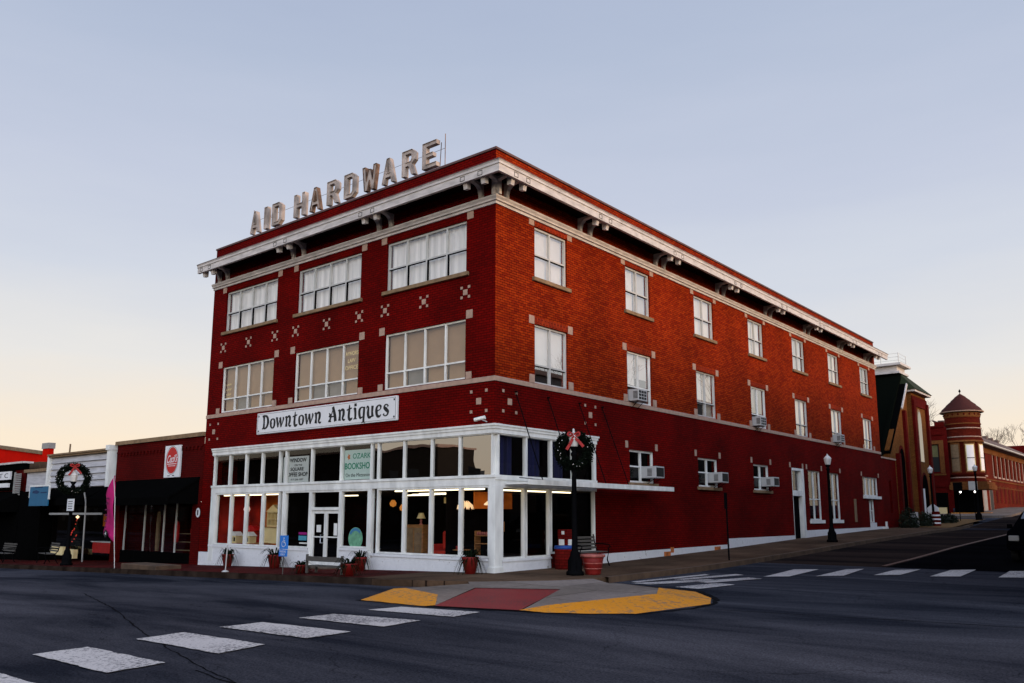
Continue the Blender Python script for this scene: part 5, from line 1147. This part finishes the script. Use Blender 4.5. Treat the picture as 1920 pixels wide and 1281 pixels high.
# bright red building behind
t = thing('bright_red_building', 'bright red building with grey coping and chimney behind the small shops', 'building', (-42, 8, -.5))
m = MB(); m.prism([(-62, -1), (-36.5, -1), (-36.5, 5.6), (-38.1, 5.66), (-45, 6.35), (-62, 8.0)], 1, 2.5, 4); m.build('wall', 'brick_bright', t)
m = MB(); m.prism([(-62, 8.0), (-45, 6.35), (-38.15, 5.66), (-38.15, 5.84), (-45, 6.55), (-62, 8.2)], 1, 2.35, 2.8); m.build('coping', 'sill', t)
m = MB(); m.box(-38.1, -37.25, 2.4, 2.7, 5.2, 5.98); ch = m.build('chimney', 'brick_bright', t); m = MB(); m.box(-38.15, -37.2, 2.35, 2.75, 5.98, 6.32); m.build('chimney_cap', 'blind_gray', t)
t2 = thing('vent_pipe', 'thin brown vent pipe rising behind the white shop roof', 'pipe', (-31.3, 3, 5)); MB().tube([(-37.3+1.5, 3, 4.5), (-37.25+1.5, 3, 6.2)], .05, 6).build('pipe', 'sill', t2)
t2 = thing('rooftop_unit', 'beige metal unit on the small white shop roof', 'roof unit', (-34.3, .9, 4.9)); MB().box(-36.1, -34.4, .9, 1.6, 4.62, 5.0).build('case', 'walk', t2, bevel=.02); MB().box(-36.0, -34.5, .95, 1.5, 4.2, 4.62).build('base', 'soffit', t2)
# dark shop at the far left with sign
t = thing('dark_corner_shop', 'dark red shop with black awning at the left edge of the view', 'building', (-45, 3, -.6))
m = MB(); m.box(-60, -33.5, -.1, 8, -1.5, 4.5); m.build('wall', 'brick_left', t); m = MB(); m.box(-60, -33.35, -.35, .2, 4.82, 4.92); m.build('coping', 'white2', t)
m = MB(); m.prism([(0, 3.4), (-1.5, 2.6), (-1.5, 2.2), (0, 2.2)], 0, -60, -33.6); m.box(-60, -33.5, -.3, -.11, -1.4, 2.2); m.box(-60, -33.6, -.2, .1, 4.5, 4.81); m.box(-60, -34.9, -.28, -.11, 3.4, 4.49); m.build('awning', 'blackmat', t)
m = MB()
for k in range(12): m.box(-34.3, -33.5, -.35, -.3, 3.1+k*.1, 3.16+k*.1)
m.box(-34.35, -34.3, -.36, -.28, 3.05, 4.35); m.build('shutter', 'blind_gray', t)
t2 = thing('letter_sign', 'white sign with spaced dark capitals at the far left edge', 'sign', (-39, -.3, 3.9)); MB().box(-44, -34.85, -.4, -.3, 3.97, 4.42).build('board', 'signwhite', t2)
text('A I T C', 'f', -37.6, -35.1, 4.06, 4.32, .401, t2, 'ink', bold=.0, ext=.003)
t2 = thing('letter_sign', 'lower plain white strip sign at the far left edge', 'sign', (-39, -.3, 3.2)); MB().box(-44, -35.0, -.4, -.3, 3.55, 3.78).build('board', 'signwhite', t2)

# feather flag
t = thing('feather_flag', 'tall pink feather flag with dark lettering at the kerb before the red shop', 'flag', (-16.35, -3.0, S(-16.3, -3)))
z0 = S(-16.35, -2.9); MB().tube([(-16.40, -2.95, z0), (-16.62, -2.95, z0+1.2), (-16.8, -2.95, z0+2.6), (-17.05, -2.95, z0+3.45)], .016, 6).build('pole', 'alu', t)
m = MB(); n = 16; vs = []
def flagw(u): return .10+.62*min(1, u*1.6)**.6 if u < .62 else .72-.0*u
prof = [(0, .04), (.08, .18), (.2, .42), (.3, .60), (.5, .66), (.7, .72), (.85, .80), (1, .55)]
for i in range(n+1):
    u = i/n; z = z0+3.5-u*2.55
    w_ = itp([(a, b) for a, b in [(-.01, .0)]+prof], u)
    x1 = -17.02+.40*u; zz = z-(.0 if u < .9 else 0)
    for k in range(5):
        v = k/4; vs.append((x1-w_*v, -2.95+.05*math.sin(3*u*3.1+v*2.5), z+(.35*v if u > .93 else 0)+.06*v*math.sin(u*6)))
m.add(vs, [(i*5+k, i*5+k+1, (i+1)*5+k+1, (i+1)*5+k) for i in range(n) for k in range(4)], True)
o = m.build('cloth', 'pink', t, fix=False); sf = o.modifiers.new('t', 'SOLIDIFY'); sf.thickness = .006
m = MB()
for k, (w_, h_) in enumerate(((.2, .05), (.12, .1), (.24, .05), (.2, .07), (.16, .07), (.14, .05), (.16, .06))): m.box(-17.2-w_/2, -17.2+w_/2, -3.06, -3.05, z0+2.6-k*.22, z0+2.6-k*.22+h_)
m.build('lettering', 'flagink', t)
m = MB(); c_ = (-17.12, -3.06, z0+1.28)
m.add([(c_[0]+(.17 if k % 2 else .13)*math.cos(k*math.pi/8), c_[1], c_[2]+(.17 if k % 2 else .13)*math.sin(k*math.pi/8)) for k in range(16)], [tuple(range(16))]); e_ = m.build('emblem', 'ink', t)
m = MB(); m.add([(c_[0]+(.09 if k % 2 else .03)*math.cos(k*math.pi/5), c_[1]-.005, c_[2]+(.09 if k % 2 else .03)*math.sin(k*math.pi/5)) for k in range(10)], [tuple(range(10))]); m.build('emblem_star', 'signwhite', t)

# ================================================================== up the hill
t = thing('side_annex', 'single storey dark red wing behind the main building', 'building', (-4, 39, 1.2))
m = MB(); wall(m, 's', 37.31, 40.5, .9, 5.72, [(38.75, 39.25, 2.3, 4.35)], .25, out=-.03); m.box(-8, -.05, 40.45, 40.5, .9, 5.7); m.build('wall', 'brick_red', t)
m = MB(); m.box(-8, .02, 37.33, 40.55, 5.72, 5.82); m.build('coping', 'stone', t); m = MB(); m.box(-.3, -.25, 38.7, 39.3, 2.3, 4.4); m.build('window', 'ink', t)

t = thing('church', 'ochre brick church with steep black roof and white topped tower', 'church', (-6, 45, 1.3))
zb0 = 1.0
m = MB(); m.prism([(40.6, zb0), (44.4, zb0), (44.4, 11.2), (43.9, 11.0), (39.3, 6.4), (39.3, 5.83), (40.6, 5.83)], 0, -.5, .0); m.build('gable_wall', 'brick_church', t)
m = MB(); m.prism([(39.18, 6.2), (39.3, 6.1), (44.15, 11.15), (44.03, 11.3)], 0, -.55, .06); m.build('rake_board', 'blackmat', t); m = MB(); m.prism([(42.3, 9.42), (42.42, 9.3), (44.12, 11.18), (44.0, 11.32)], 0, .12, .2); m.build('rake_trim', 'white2', t)
m = MB(); m.prism([(38.6, 5.75), (44.6, 12.15), (46.2, 12.15), (52, 6)], 0, -22, -.56); m.prism([(38.6, 5.9), (44.6, 12.15), (44.8, 12.1), (39.2, 6.1)], 0, -.559, -.3); m.build('roof', 'shingle', t)
m = MB(); m.box(-3.8, .28, 44.45, 48.35, zb0, 10.75); m.build('tower', 'brick_church', t)
m = MB()
for y0, y1 in ((44.4, 44.95), (47.95, 48.42)): m.box(.28, .46, y0, y1, zb0, 10.2)
m.box(.0, .25, 40.6, 41.0, zb0, 6.2); m.box(-.02, .2, 42.9, 43.3, zb0, 9.3); m.box(.28, .36, 44.45, 48.35, 9.8, 10.5); m.build('buttress', 'brick_dark', t)
m = MB(); m.box(-4, .62, 44.2, 48.6, 10.75, 10.92); m.build('tower_cornice', 'white2', t)
m = MB(); m.add([(-4.2, 44.1, 10.9), (.7, 44.1, 10.9), (.7, 48.7, 10.9), (-4.2, 48.7, 10.9), (-3.4, 44.6, 12.15), (-.4, 44.6, 12.15), (-.4, 46.4, 12.15), (-3.4, 46.4, 12.15)], [(0, 1, 5, 4), (1, 2, 6, 5), (2, 3, 7, 6), (3, 0, 4, 7), (4, 5, 6, 7)]); m.build('tower_roof', mat('green black shingle', (.016, .024, .008), .95, var=.4, vscale=20), t)
m = MB(); m.box(-22, -.3, 44.2, 46.6, 12.15, 12.30); m.box(-22, -.5, 44.4, 46.4, 12.30, 12.72); m.box(-22, -.15, 44.05, 46.75, 12.72, 12.88); m.build('belvedere', 'white2', t)
m = MB()
for x in [-.35-1.2*k for k in range(8)]: m.tube([(x, 44.4, 12.88), (x, 44.4, 13.65)], .03, 5)
for z in (13.1, 13.35, 13.6): m.tube([(-9, 44.4, z), (-.35, 44.4, z), (-.35, 46.3, z)], .012, 4)
m.tube([(-.35, 46.3, 12.88), (-.35, 46.3, 13.65)], .02, 5); m.build('railing', 'alu', t)
def lancet(y0, y1, z0, z1, x, mtl, nm, par, fr=None):
    c_ = (y0+y1)/2; hw = (y1-y0)/2; pts = [(y0, z0), (y1, z0)]
    for k in range(9):
        u = k/8; pts.append((c_+hw*math.cos(u*math.pi/2)**.9, z1-hw*1.8+hw*1.8*math.sin(u*math.pi/2)))
    for k in range(1, 9):
        u = 1-k/8; pts.append((c_-hw*math.cos(u*math.pi/2)**.9, z1-hw*1.8+hw*1.8*math.sin(u*math.pi/2)))
    if fr:
        m = MB(); m.prism([(c_+(p[0]-c_)*1.25, z0+(p[1]-z0)*1.05) for p in pts], 0, x-.03, x); m.build(nm+'_surround', fr, par)
    m = MB(); m.prism(pts, 0, x, x+.02); return m.build(nm, mtl, par)
M['car_glass'] = glass('dark car glass', .05, (.05, .05, .05))
M['church_glass'] = glass('church window glass', .25, (.1, .1, .1))
lancet(45.7, 46.6, 5.9, 9.5, .30, 'church_glass', 'lancet_window', t, 'sill')
lancet(45.6, 47.1, 1.6, 5.0, .30, 'blackmat', 'doorway', t, 'brick_dark'); lancet(41.5, 42.6, 2.0, 6.6, .02, 'blackmat', 'lancet_window', t, 'brick_dark')
m = MB(); m.box(.33, .38, 45.55, 45.85, 1.6, 4.0); m.build('door', 'signwhite', t)
t2 = thing('church_notice_board', 'white gabled notice board on the lawn before the church', 'notice board', (1.2, 44.6, 1.45))
z0 = 1.5; m = MB(); m.prism([(.75, z0), (1.45, z0), (1.45, z0+1.15), (1.1, z0+1.45), (.75, z0+1.15)], 1, 44.5, 44.62); m.build('board', 'signwhite', t2); m = MB(); m.box(.88, 1.32, 44.49, 44.499, z0+.25, z0+.85); m.build('panel', 'alu', t2)
o = MB(); z0 = 1.35
t2 = thing('yard_sign', 'white lettered sign low against the dark shrubs by the church', 'sign', (1.6, 41.2, z0)); MB().box(.45, .95, 41.2, 41.24, z0+.55, z0+1.0).build('upper_panel', 'alu', t2); MB().box(.5, 1.0, 41.2, 41.24, z0-.05, z0+.45).build('lower_panel', 'alu', t2)
def blob_bush(name, c, r, n, label, cat='shrub', group=None, mtl='bush', leaf=.09):
    rnd = random.Random(int(c[0]*10+c[1])); m = MB()
    for k in range(n):
        d = Vector((rnd.gauss(0, 1), rnd.gauss(0, 1), abs(rnd.gauss(0, 1)))).normalized(); rr = rnd.random()**.33
        p = Vector(c)+Vector((d.x*r[0]*rr, d.y*r[1]*rr, d.z*r[2]*rr)); e_ = Vector((rnd.uniform(-1, 1), rnd.uniform(-1, 1), rnd.uniform(-1, 1))).normalized()*leaf; f_ = e_.cross(Vector((rnd.random(), rnd.random(), rnd.random()))).normalized()*leaf*.5
        m.add([p-e_, p+f_, p+e_, p-f_], [(0, 1, 2, 3)])
    o = m.build(name, mtl, fix=False); tag(o, label, cat, group); return o
blob_bush('shrub', (.75, 39.6, 1.2), (.6, 1.0, 1.5), 900, 'dark shrub against the annex wall', group='dark shrubs up the side street')
blob_bush('shrub', (1.0, 42.3, 1.3), (.8, 1.6, 1.1), 1200, 'dark shrub between the annex and the church tower', group='dark shrubs up the side street')
blob_bush('shrub', (1.5, 46.6, 1.5), (.7, 1.6, .8), 900, 'dark shrub below the church notice board', group='dark shrubs up the side street')
# small utilities at the wall foot
t2 = thing('gas_meter', 'small pale meter pipes at the far foot of the side wall', 'meter', (.2, 37.0, 1.35)); MB().tube([(.15, 36.95, 1.25), (.15, 36.95, 1.75)], .07, 8).build('meter', 'white', t2); MB().box(.05, .3, 36.55, 36.8, 1.25, 1.45).build('block', 'white', t2)
# lawn, cross street pavement
tri_sheet('lawn', [[(-.5, 40.5, S(0, 40)+.03), (3.0, 40.5, S(3, 40)+.03), (3.1, 50.9, S(3, 51)+.03), (2.4, 51.6, S(2, 51)+.03), (-6, 51.6, S(-6, 51)+.03), (-6, 48.5, S(-6, 48)+.03), (-.5, 48.5, S(0, 48)+.03)]], 'grass', 'dry yellow winter lawn beside the church')
slab('far_sidewalk', [(-14, 56.5), (-14, 60), (.5, 60), (.5, 95), (3.4, 95), (3.6, 58), (3.0, 56.5)], lambda x, y: G(x, y)+.16, .3, 'apron', step=3, label='pale pavement before the turreted building')
# striped barrel
t2 = thing('traffic_barrel', 'dark barrel with pale stripes on the lawn up the side street', 'barrel', (1.9, 42.2, S(2, 42)))
c = (1.75, 42.4, S(2, 42)); MB().lathe([(0, 0), (.3, 0), (.3, .06), (.27, .08), (.25, .95), (.2, 1.0), (0, 1.0)], 14, c).build('drum', 'brick_dark', t2); m = MB()
for z in (.2, .45, .7): m.lathe([(.272, z), (.268, z+.1)], 14, c)
m.build('stripe', 'signwhite', t2)
for x, y, lb in ((1.9, 48.6, 'thin dark signpost on the church lawn'), (2.2, 52.2, 'thin dark signpost with pale plate at the cross street')):
    z0 = S(x, y); t2 = thing('road_sign', lb, 'sign', (x, y, z0)); MB().tube([(x, y, z0), (x, y, z0+2.6)], .03, 6).build('pole', 'black', t2); MB().box(x-.3, x+.3, y-.03, y, z0+2.1, z0+2.75).build('plate', 'alu' if y > 50 else 'black', t2)

# turreted building
t = thing('turret_building', 'old red brick building with a conical roofed corner turret', 'building', (-6, 70, 2.2))
tcx, tcy, tr_ = -.20, 62.6, 1.38
m = MB(); wall(m, 'f', -14, tcx-1.0, 1.2, 9.75, [(-2.95, -1.95, 5.9, 8.3)], .3, out=-61.2); m.box(-14, -13.9, 61.6, 75, 1.2, 9.7); m.build('wall', 'brick_dark', t)
m = MB(); m.box(-3.35, -1.55, 61.15, 61.2, 8.3, 8.62); m.box(-3.35, -3.0, 61.15, 61.2, 5.8, 8.29); m.box(-1.9, -1.55, 61.15, 61.2, 5.8, 8.29); m.box(-14, -1.5, 61.12, 61.2, 5.6, 5.75); m.build('window_surround', 'brick_ochre', t)
m = MB(); m.box(-14, -1.4, 61.05, 61.5, 9.75, 9.9); m.box(-14, -1.5, 61.1, 61.2, 9.1, 9.2); m.box(-2.1, -1.4, 61.0, 61.6, 9.9, 10.2); m.build('coping', 'brick_dark', t)
m = MB(); m.box(-2.95, -1.95, 61.35, 61.4, 5.9, 8.3); wd = m.build('window', 'ink', t); m = MB(); m.box(-2.85, -2.05, 61.33, 61.349, 7.2, 8.2); m.build('blind', mat('dull green blind', (.13, .12, .05), .9), wd)
m = MB(); m.box(-3.3, -1.35, 61.1, 61.2, 4.6, 5.2); m.build('sign_panel', 'brick_dark', t)
m = MB(); m.box(-4.6, -1.5, 60.9, 61.19, 1.9, 4.1); m.build('shopfront', 'blackmat', t); m = MB(); m.box(-4.5, -3.05, 60.85, 60.9, 2.1, 2.85); m.box(-2.9, -1.6, 60.85, 60.9, 2.1, 2.85); m.build('stall_panel', 'cream', t)
m = MB(); m.lathe([(tr_+.12, 4.7), (tr_+.12, 5.0), (tr_, 5.3), (tr_, 5.55), (tr_+.1, 5.6), (tr_+.1, 5.75), (tr_, 5.8), (tr_, 8.4), (tr_+.08, 8.45), (tr_+.08, 8.7), (tr_, 8.75), (tr_, 9.9), (tr_+.04, 9.95), (tr_, 10.0), (tr_, 10.55)], 28, (tcx, tcy, 0)); m.build('turret', 'brick_turret', t)
m = MB(); m.lathe([(tr_+.14, 8.40), (tr_+.14, 8.52), (tr_+.09, 8.56)], 28, (tcx, tcy, 0)); m.lathe([(tr_+.05, 9.95), (tr_+.06, 10.0), (tr_+.03, 10.03)], 28, (tcx, tcy, 0)); m.lathe([(tr_+.02, 10.55), (tr_+.05, 10.6), (tr_+.05, 11.0), (tr_, 11.02)], 28, (tcx, tcy, 0)); m.build('turret_band', 'brick_ochre', t)
m = MB()
for k in range(20):
    a_ = 2*math.pi*k/20; m.lathe([(.0, -.09), (.07, -.05), (.09, 0), (.07, .05), (0, .09)], 8, (tcx+(tr_+.03)*math.cos(a_), tcy+(tr_+.03)*math.sin(a_), 10.8))
m.build('turret_boss', 'brick_dark', t)
m = MB()
for z_b in (5.32, 8.80, 9.55): m.lathe([(tr_+.0, z_b), (tr_+.05, z_b+.02), (tr_+.05, z_b+.08), (tr_, z_b+.1)], 28, (tcx, tcy, 0))
m.build('string_course', 'stone', t)
m = MB(); m.lathe([(tr_+.3, 11.02), (tr_+.34, 11.08), (tr_+.15, 11.30), (tr_+.15, 11.34), (tr_-.2, 11.66), (tr_-.2, 11.70), (tr_-.6, 12.05), (tr_-.6, 12.09), (.45, 12.38), (.45, 12.41), (0, 12.75)], 28, (tcx, tcy, 0)); m.lathe([(tr_, 11.0), (tr_+.3, 11.02)], 28, (tcx, tcy, 0)); m.build('turret_roof', 'roof_red', t)
m = MB(); m.lathe([(0, 12.65), (.03, 12.7), (.03, 12.82), (.1, 12.92), (.08, 13.0), (0, 13.15)], 8, (tcx, tcy, 0)); m.build('finial', 'black', t)
m = MB(); m.lathe([(tr_+.31, 11.0), (tr_+.36, 11.03), (tr_+.36, 11.09)], 28, (tcx, tcy, 0)); m.build('gutter', 'stone', t)
for ang, bm_ in ((-112, 'mat'), (-62, 'w'), (-14, 'w')):
    a = R(ang)
    def tq(hw, z0, z1, dr_, mtl, nm, par):
        m = MB(); n_ = 4; vs = []
        for k in range(n_+1):
            aa = a+hw*(k/n_*2-1)/tr_; vs += [(tcx+(tr_+dr_)*math.cos(aa), tcy+(tr_+dr_)*math.sin(aa), z0), (tcx+(tr_+dr_)*math.cos(aa), tcy+(tr_+dr_)*math.sin(aa), z1)]
        m.add(vs, [(2*k, 2*k+2, 2*k+3, 2*k+1) for k in range(n_)]); return m.build(nm, mtl, par, fix=False)
    fr_ = tq(.44, 5.78, 8.35, .02, 'brick_ochre', 'window_surround', t); tq(.34, 5.9, 8.2, .04, 'cream' if bm_ == 'w' else 'sill', 'window', fr_); tq(.27, 5.98, 8.1, .06, 'blind_white' if bm_ == 'w' else 'sill', 'blind', fr_); tq(.3, 7.0, 7.06, .08, 'ink', 'rail', fr_)
# street facade running up the hill
fw_ = MB(); FX = .9
wn = []
for y in (65.3, 67.0, 69.2): wn.append((y, y+.8, 5.9, 7.9))
for y in [73.4+k*2.1 for k in range(10)]: wn.append((y, y+1.0, 5.9, 8.0))
wall(fw_, 's', 63.9, 96, 1.6, 8.6, wn, .25, out=.0); fw_.build('wall', brick('street wall brick', (.15, .017, .006), (.11, .012, .005), (.06, .007, .003)), t)
m = MB()
for a_, b_, c_, d_ in wn: m.box(-.22, -.2, a_, b_, c_, d_)
wd = m.build('window', 'ink', t)
m = MB()
for a_, b_, c_, d_ in wn: m.box(-.01, .04, a_-.18, a_-.0, c_, d_+.1); m.box(-.01, .06, a_-.18, b_+.18, c_-.14, c_)
m.build('window_surround', 'stone', t)
m = MB(); m.box(.0, .05, 63.9, 96, 7.95, 8.5); m.build('frieze', 'brick_ochre', t)
m = MB(); m.box(.0, .06, 63.9, 96, 5.45, 5.58); m.box(0, .05, 63.9, 96, 4.85, 4.93); m.build('string_course', 'brick_ochre', t)
m = MB()
for k in range(10):
    lancet(73.4+k*2.1, 74.3+k*2.1, 3.4, 5.0, .02, 'brick_dark', 'arch_window', t, 'brick_ochre')
lancet(70.6, 71.9, 2.4, 5.3, .03, 'ink', 'doorway', t, 'stone')
for y0 in (64.6, 67.6):
    lancet(y0, y0+1.5, 2.6, 5.2, .02, 'blind_gray', 'arch_window', t, 'stone')
m = MB(); m.prism([(-.6, 8.35), (.75, 8.6), (.75, 8.75), (-2.6, 10.6), (-2.8, 10.6)], 1, 63.2, 97); m.build('roof', 'roof_brown', t)
m = MB(); m.prism([(.7, 8.55), (.8, 8.6), (.8, 8.7), (.7, 8.68)], 1, 63.2, 97); m.build('eave', 'alu', t)
m = MB()
for k in range(9): m.box(-2.9, -2.4, 66+k*3.2, 66.7+k*3.2, 10.5, 10.85)
m.build('ridge_vent', 'roof_brown', t)
m = MB(); m.prism([(61.0, 4.35), (64.5, 4.35), (64.5, 4.75), (61.0, 4.75)], 0, -1.3, 1.7); m.box(-1.2, 1.6, 61.0, 64.4, 4.76, 5.0); m.build('porch_canopy', 'brick_ochre', t)
m = MB(); m.box(-1.3, .9, 62.4, 62.45, 2.2, 4.35); m.build('entrance', 'blackmat', t)
m = MB(); m.box(-1.3, 1.7, 60.6, 61.2, 2.05, 2.2); m.box(-1.3, 1.7, 60.9, 61.6, 2.2, 2.42); m.build('steps', 'lineyel' if False else mat('ochre steps', (.5, .2, .03), .9), t)
for x, y, lb in ((-.55, 61.3, 'left small lit lamp under the porch of the turreted building'), (.55, 61.3, 'right small lit lamp under the porch of the turreted building')):
    o = MB().lathe([(0, -.1), (.09, 0), (0, .1)], 10, (x, y, 4.15)).build('porch_lamp', 'spot'); tag(o, lb, 'lamp')
t = thing('red_awning_building', 'dark building with bright red awning at the far right edge', 'building', (-3, 100, 3)); MB().box(-10, .2, 97.2, 125, 2, 10.5).build('wall', 'brick_dark', t); m = MB(); m.prism([(.2, 7.0), (2.6, 5.9), (2.6, 5.6), (.2, 5.6)], 1, 98, 110); m.build('awning', 'brick_bright', t)

# trees
def bare_tree(name, base, h, label, seed, spread=.5, mtl='bark', levels=6, group='bare winter trees', sway=0):
    rnd = random.Random(seed); m = MB(); trunk = MB()
    t = thing(name, label, 'tree', base, group)
    def grow(mb_, p, d, L_, r, lev):
        pts = [p]; rs = [r]; q = Vector(p); dd = Vector(d)
        for k in range(3):
            dd = (dd+Vector((rnd.uniform(-.18, .18), rnd.uniform(-.18, .18), rnd.uniform(-.02, .12)))).normalized(); q = q+dd*L_/3; pts.append(q.copy()); rs.append(r*(1-.13*(k+1)))
        mb_.tube(pts, rs, 5 if lev > 3 else 3, False)
        if lev == 0: return
        for k in range(rnd.choice((2, 3, 3))):
            ax = Vector((rnd.uniform(-1, 1), rnd.uniform(-1, 1), rnd.uniform(-.3, .5))).normalized(); nd = (dd+ax*spread*rnd.uniform(.8, 1.5)).normalized()
            grow(m, pts[rnd.choice((2, 3, 3))], nd, L_*rnd.uniform(.62, .82), max(.012, rs[-1]*rnd.uniform(.58, .74)), lev-1)
    grow(trunk, Vector(base), Vector((sway, 0, 1)), h*.30, h*.020, levels)
    trunk.build('trunk', mtl, t, fix=False); m.build('crown', mtl, t, fix=False); return t
bare_tree('bare_tree', (-8.3, 78, 3), 13, 'bare tree rising behind the roof left of the turret', 4)
bare_tree('bare_tree', (-9.5, 82, 3), 12, 'thin bare tree partly hidden behind the church tower', 9)
bare_tree('bare_tree', (-4.5, 112, 4), 13, 'bare tree crown over the roof ridge right of the turret', 12)
bare_tree('bare_tree', (-1.2, 118, 4), 13, 'bare tree crown above the far end of the brown roof', 15)
blob_bush('dark_tree', (.8, 128, 8.5), (3, 3, 4.5), 1500, 'dark leafy tree at the right edge above the brown roof', 'tree', None, 'bush', .28)

bare_tree('bare_tree', (14.0, 26.5, .9), 15, 'tall bare tree across the side street, seen only in the window glass', 21, spread=.6, levels=6)
bare_tree('bare_tree', (13.6, 52, 1.5), 17, 'second bare tree across the side street, seen only in the window glass', 22, spread=.6, levels=6)
# parked dark car at the right edge
t = thing('parked_car', 'black parked car cut off by the right edge of the view', 'car', (10.8, 16.2, G(10, 16)))
gz0 = G(10, 16.5); X0, X1 = 10.35, 12.15; Y0 = 14.0
side = [(Y0+.05, .35), (Y0, .6), (Y0+.08, .86), (Y0+.35, 1.0), (Y0+1.25, 1.12), (Y0+2.1, 1.66), (Y0+2.6, 1.75), (Y0+4.1, 1.72), (Y0+4.6, 1.1), (Y0+4.7, .6), (Y0+4.6, .35)]
m = MB(); secs = []
for fx_, inset in ((0, .10), (.06, .0), (.94, .0), (1, .10)):
    secs.append([(X0+(X1-X0)*fx_+(0 if True else 0), y, gz0+z-(inset*.0)) for y, z in side])
def taper(v, i):
    x, y, z = v; hh = z-gz0; k = max(0, hh-1.05)*.38; c_ = (X0+X1)/2; return (c_+(x-c_)*(1-k/(X1-X0)*2), y, z)
n = len(side)
vs = [taper(v, 0) for s_ in secs for v in s_]
for i in (0, 3):
    for j in range(n):
        x, y, z = vs[i*n+j]; cy_, cz_ = Y0+2.35, gz0+.9; vs[i*n+j] = (x, cy_+(y-cy_)*.975, cz_+(z-cz_)*.94)
fs = [(i*n+j, i*n+(j+1) % n, (i+1)*n+(j+1) % n, (i+1)*n+j) for i in range(3) for j in range(n)]+[tuple(range(n)), tuple(range(3*n, 4*n))]
m.add(vs, fs); body = m.build('body', 'carpaint', t, bevel=.03)
def cxz(y, z, s_): c_ = (X0+X1)/2; k = max(0, z-1.05)*.38; return c_+s_*((X1-X0)/2-k)+s_*.004
for s_ in (-1, 1):
    m = MB(); P4 = [(Y0+1.55, 1.16), (Y0+4.2, 1.14), (Y0+3.95, 1.6), (Y0+2.2, 1.6)]; m.add([(cxz(y, z, s_), y, gz0+z) for y, z in P4], [(0, 1, 2, 3)]); m.build('side_window', 'car_glass', t)
    m = MB(); m.box((X0+X1)/2+s_*.52, (X0+X1)/2+s_*.82, Y0-.01, Y0+.1, gz0+.66, gz0+.84); m.build('headlight', 'blind_gray', t, bevel=.02)
    for y in (Y0+.85, Y0+3.75):
        m = MB(); xx = X0+.02 if s_ < 0 else X1-.02; m.tube([(xx, y, gz0+.34), (xx-s_*.22, y, gz0+.34)], .34, 20); wl = m.build('wheel', 'tyre', t); m = MB(); m.tube([(xx+s_*.006, y, gz0+.34), (xx-s_*.1, y, gz0+.34)], .21, 16); m.build('rim', 'chrome', wl)
    m = MB(); m.box((X0+X1)/2+s_*.93, (X0+X1)/2+s_*1.08, Y0+1.5, Y0+1.62, gz0+1.06, gz0+1.2); m.build('mirror', 'carpaint', t, bevel=.02)
m = MB(); m.add([((X0+X1)/2-.72, Y0+1.30, gz0+1.135), ((X0+X1)/2+.72, Y0+1.30, gz0+1.135), ((X0+X1)/2+.60, Y0+2.05, gz0+1.645), ((X0+X1)/2-.60, Y0+2.05, gz0+1.645)], [(0, 1, 2, 3)]); m.build('windscreen', 'church_glass', t)
m = MB(); m.box(X0+.45, X1-.45, Y0-.015, Y0+.02, gz0+.55, gz0+.75); m.build('grille', 'blackmat', t); m = MB(); m.box(X0+.1, X1-.1, Y0-.06, Y0+.1, gz0+.35, gz0+.5); m.build('bumper', 'carpaint', t, bevel=.03)

# ================================================================== across the streets (seen only in the glass, and shading the side wall)
def block(name, label, x0, x1, y0, y1, z1, mtl='brick_dark'):
    t = thing(name, label, 'building', ((x0+x1)/2, (y0+y1)/2, .4)); MB().box(x0, x1, y0, y1, -.5, z1).build('wall', mtl, t); MB().box(x0-.15, x1+.15, y0-.15, y1+.15, z1, z1+.25).build('coping', 'stone', t)
    m = MB()
    for k in range(int((y1-y0)/3)):
        for z in (1.2, 5.0): m.box(x0-.02, x0, y0+.8+k*3, y0+2.2+k*3, z, z+2.0)
    for k in range(int((x1-x0)/3)):
        for z in (1.2, 5.0): m.box(x0+.8+k*3, x0+2.2+k*3, y1, y1+.02, z, z+2.0); m.box(x0+.8+k*3, x0+2.2+k*3, y0-.02, y0, z, z+2.0)
    m.build('window', 'ink', t); m = MB()
    for k in range(int((x1-x0)/3)):
        for z in (1.2, 5.0): m.box(x0+.7+k*3, x0+2.3+k*3, y0-.08, y0-.001, z-.15, z-.02); m.box(x0+1.47+k*3, x0+1.53+k*3, y0-.04, y0-.021, z, z+2.0)
    m.box(x0-.06, x1+.06, y0-.06, y0-.002, 3.9, 4.15); m.build('window_sill', 'stone', t)
block('brick_block', 'dark brick block across the side street', 14.7, 40, 1, 26, 10.5, 'far_gray'); block('brick_block', 'taller brick block further up across the side street', 14.7, 40, 27, 60, 10.9, 'far_gray')
block('brick_block', 'brick block across the square on the left', -300, -46, -50, -44, 9.2, 'far_dark'); block('brick_block', 'low shop row across the square', -44, 60, -62, -46, 5.2, 'far_dark')
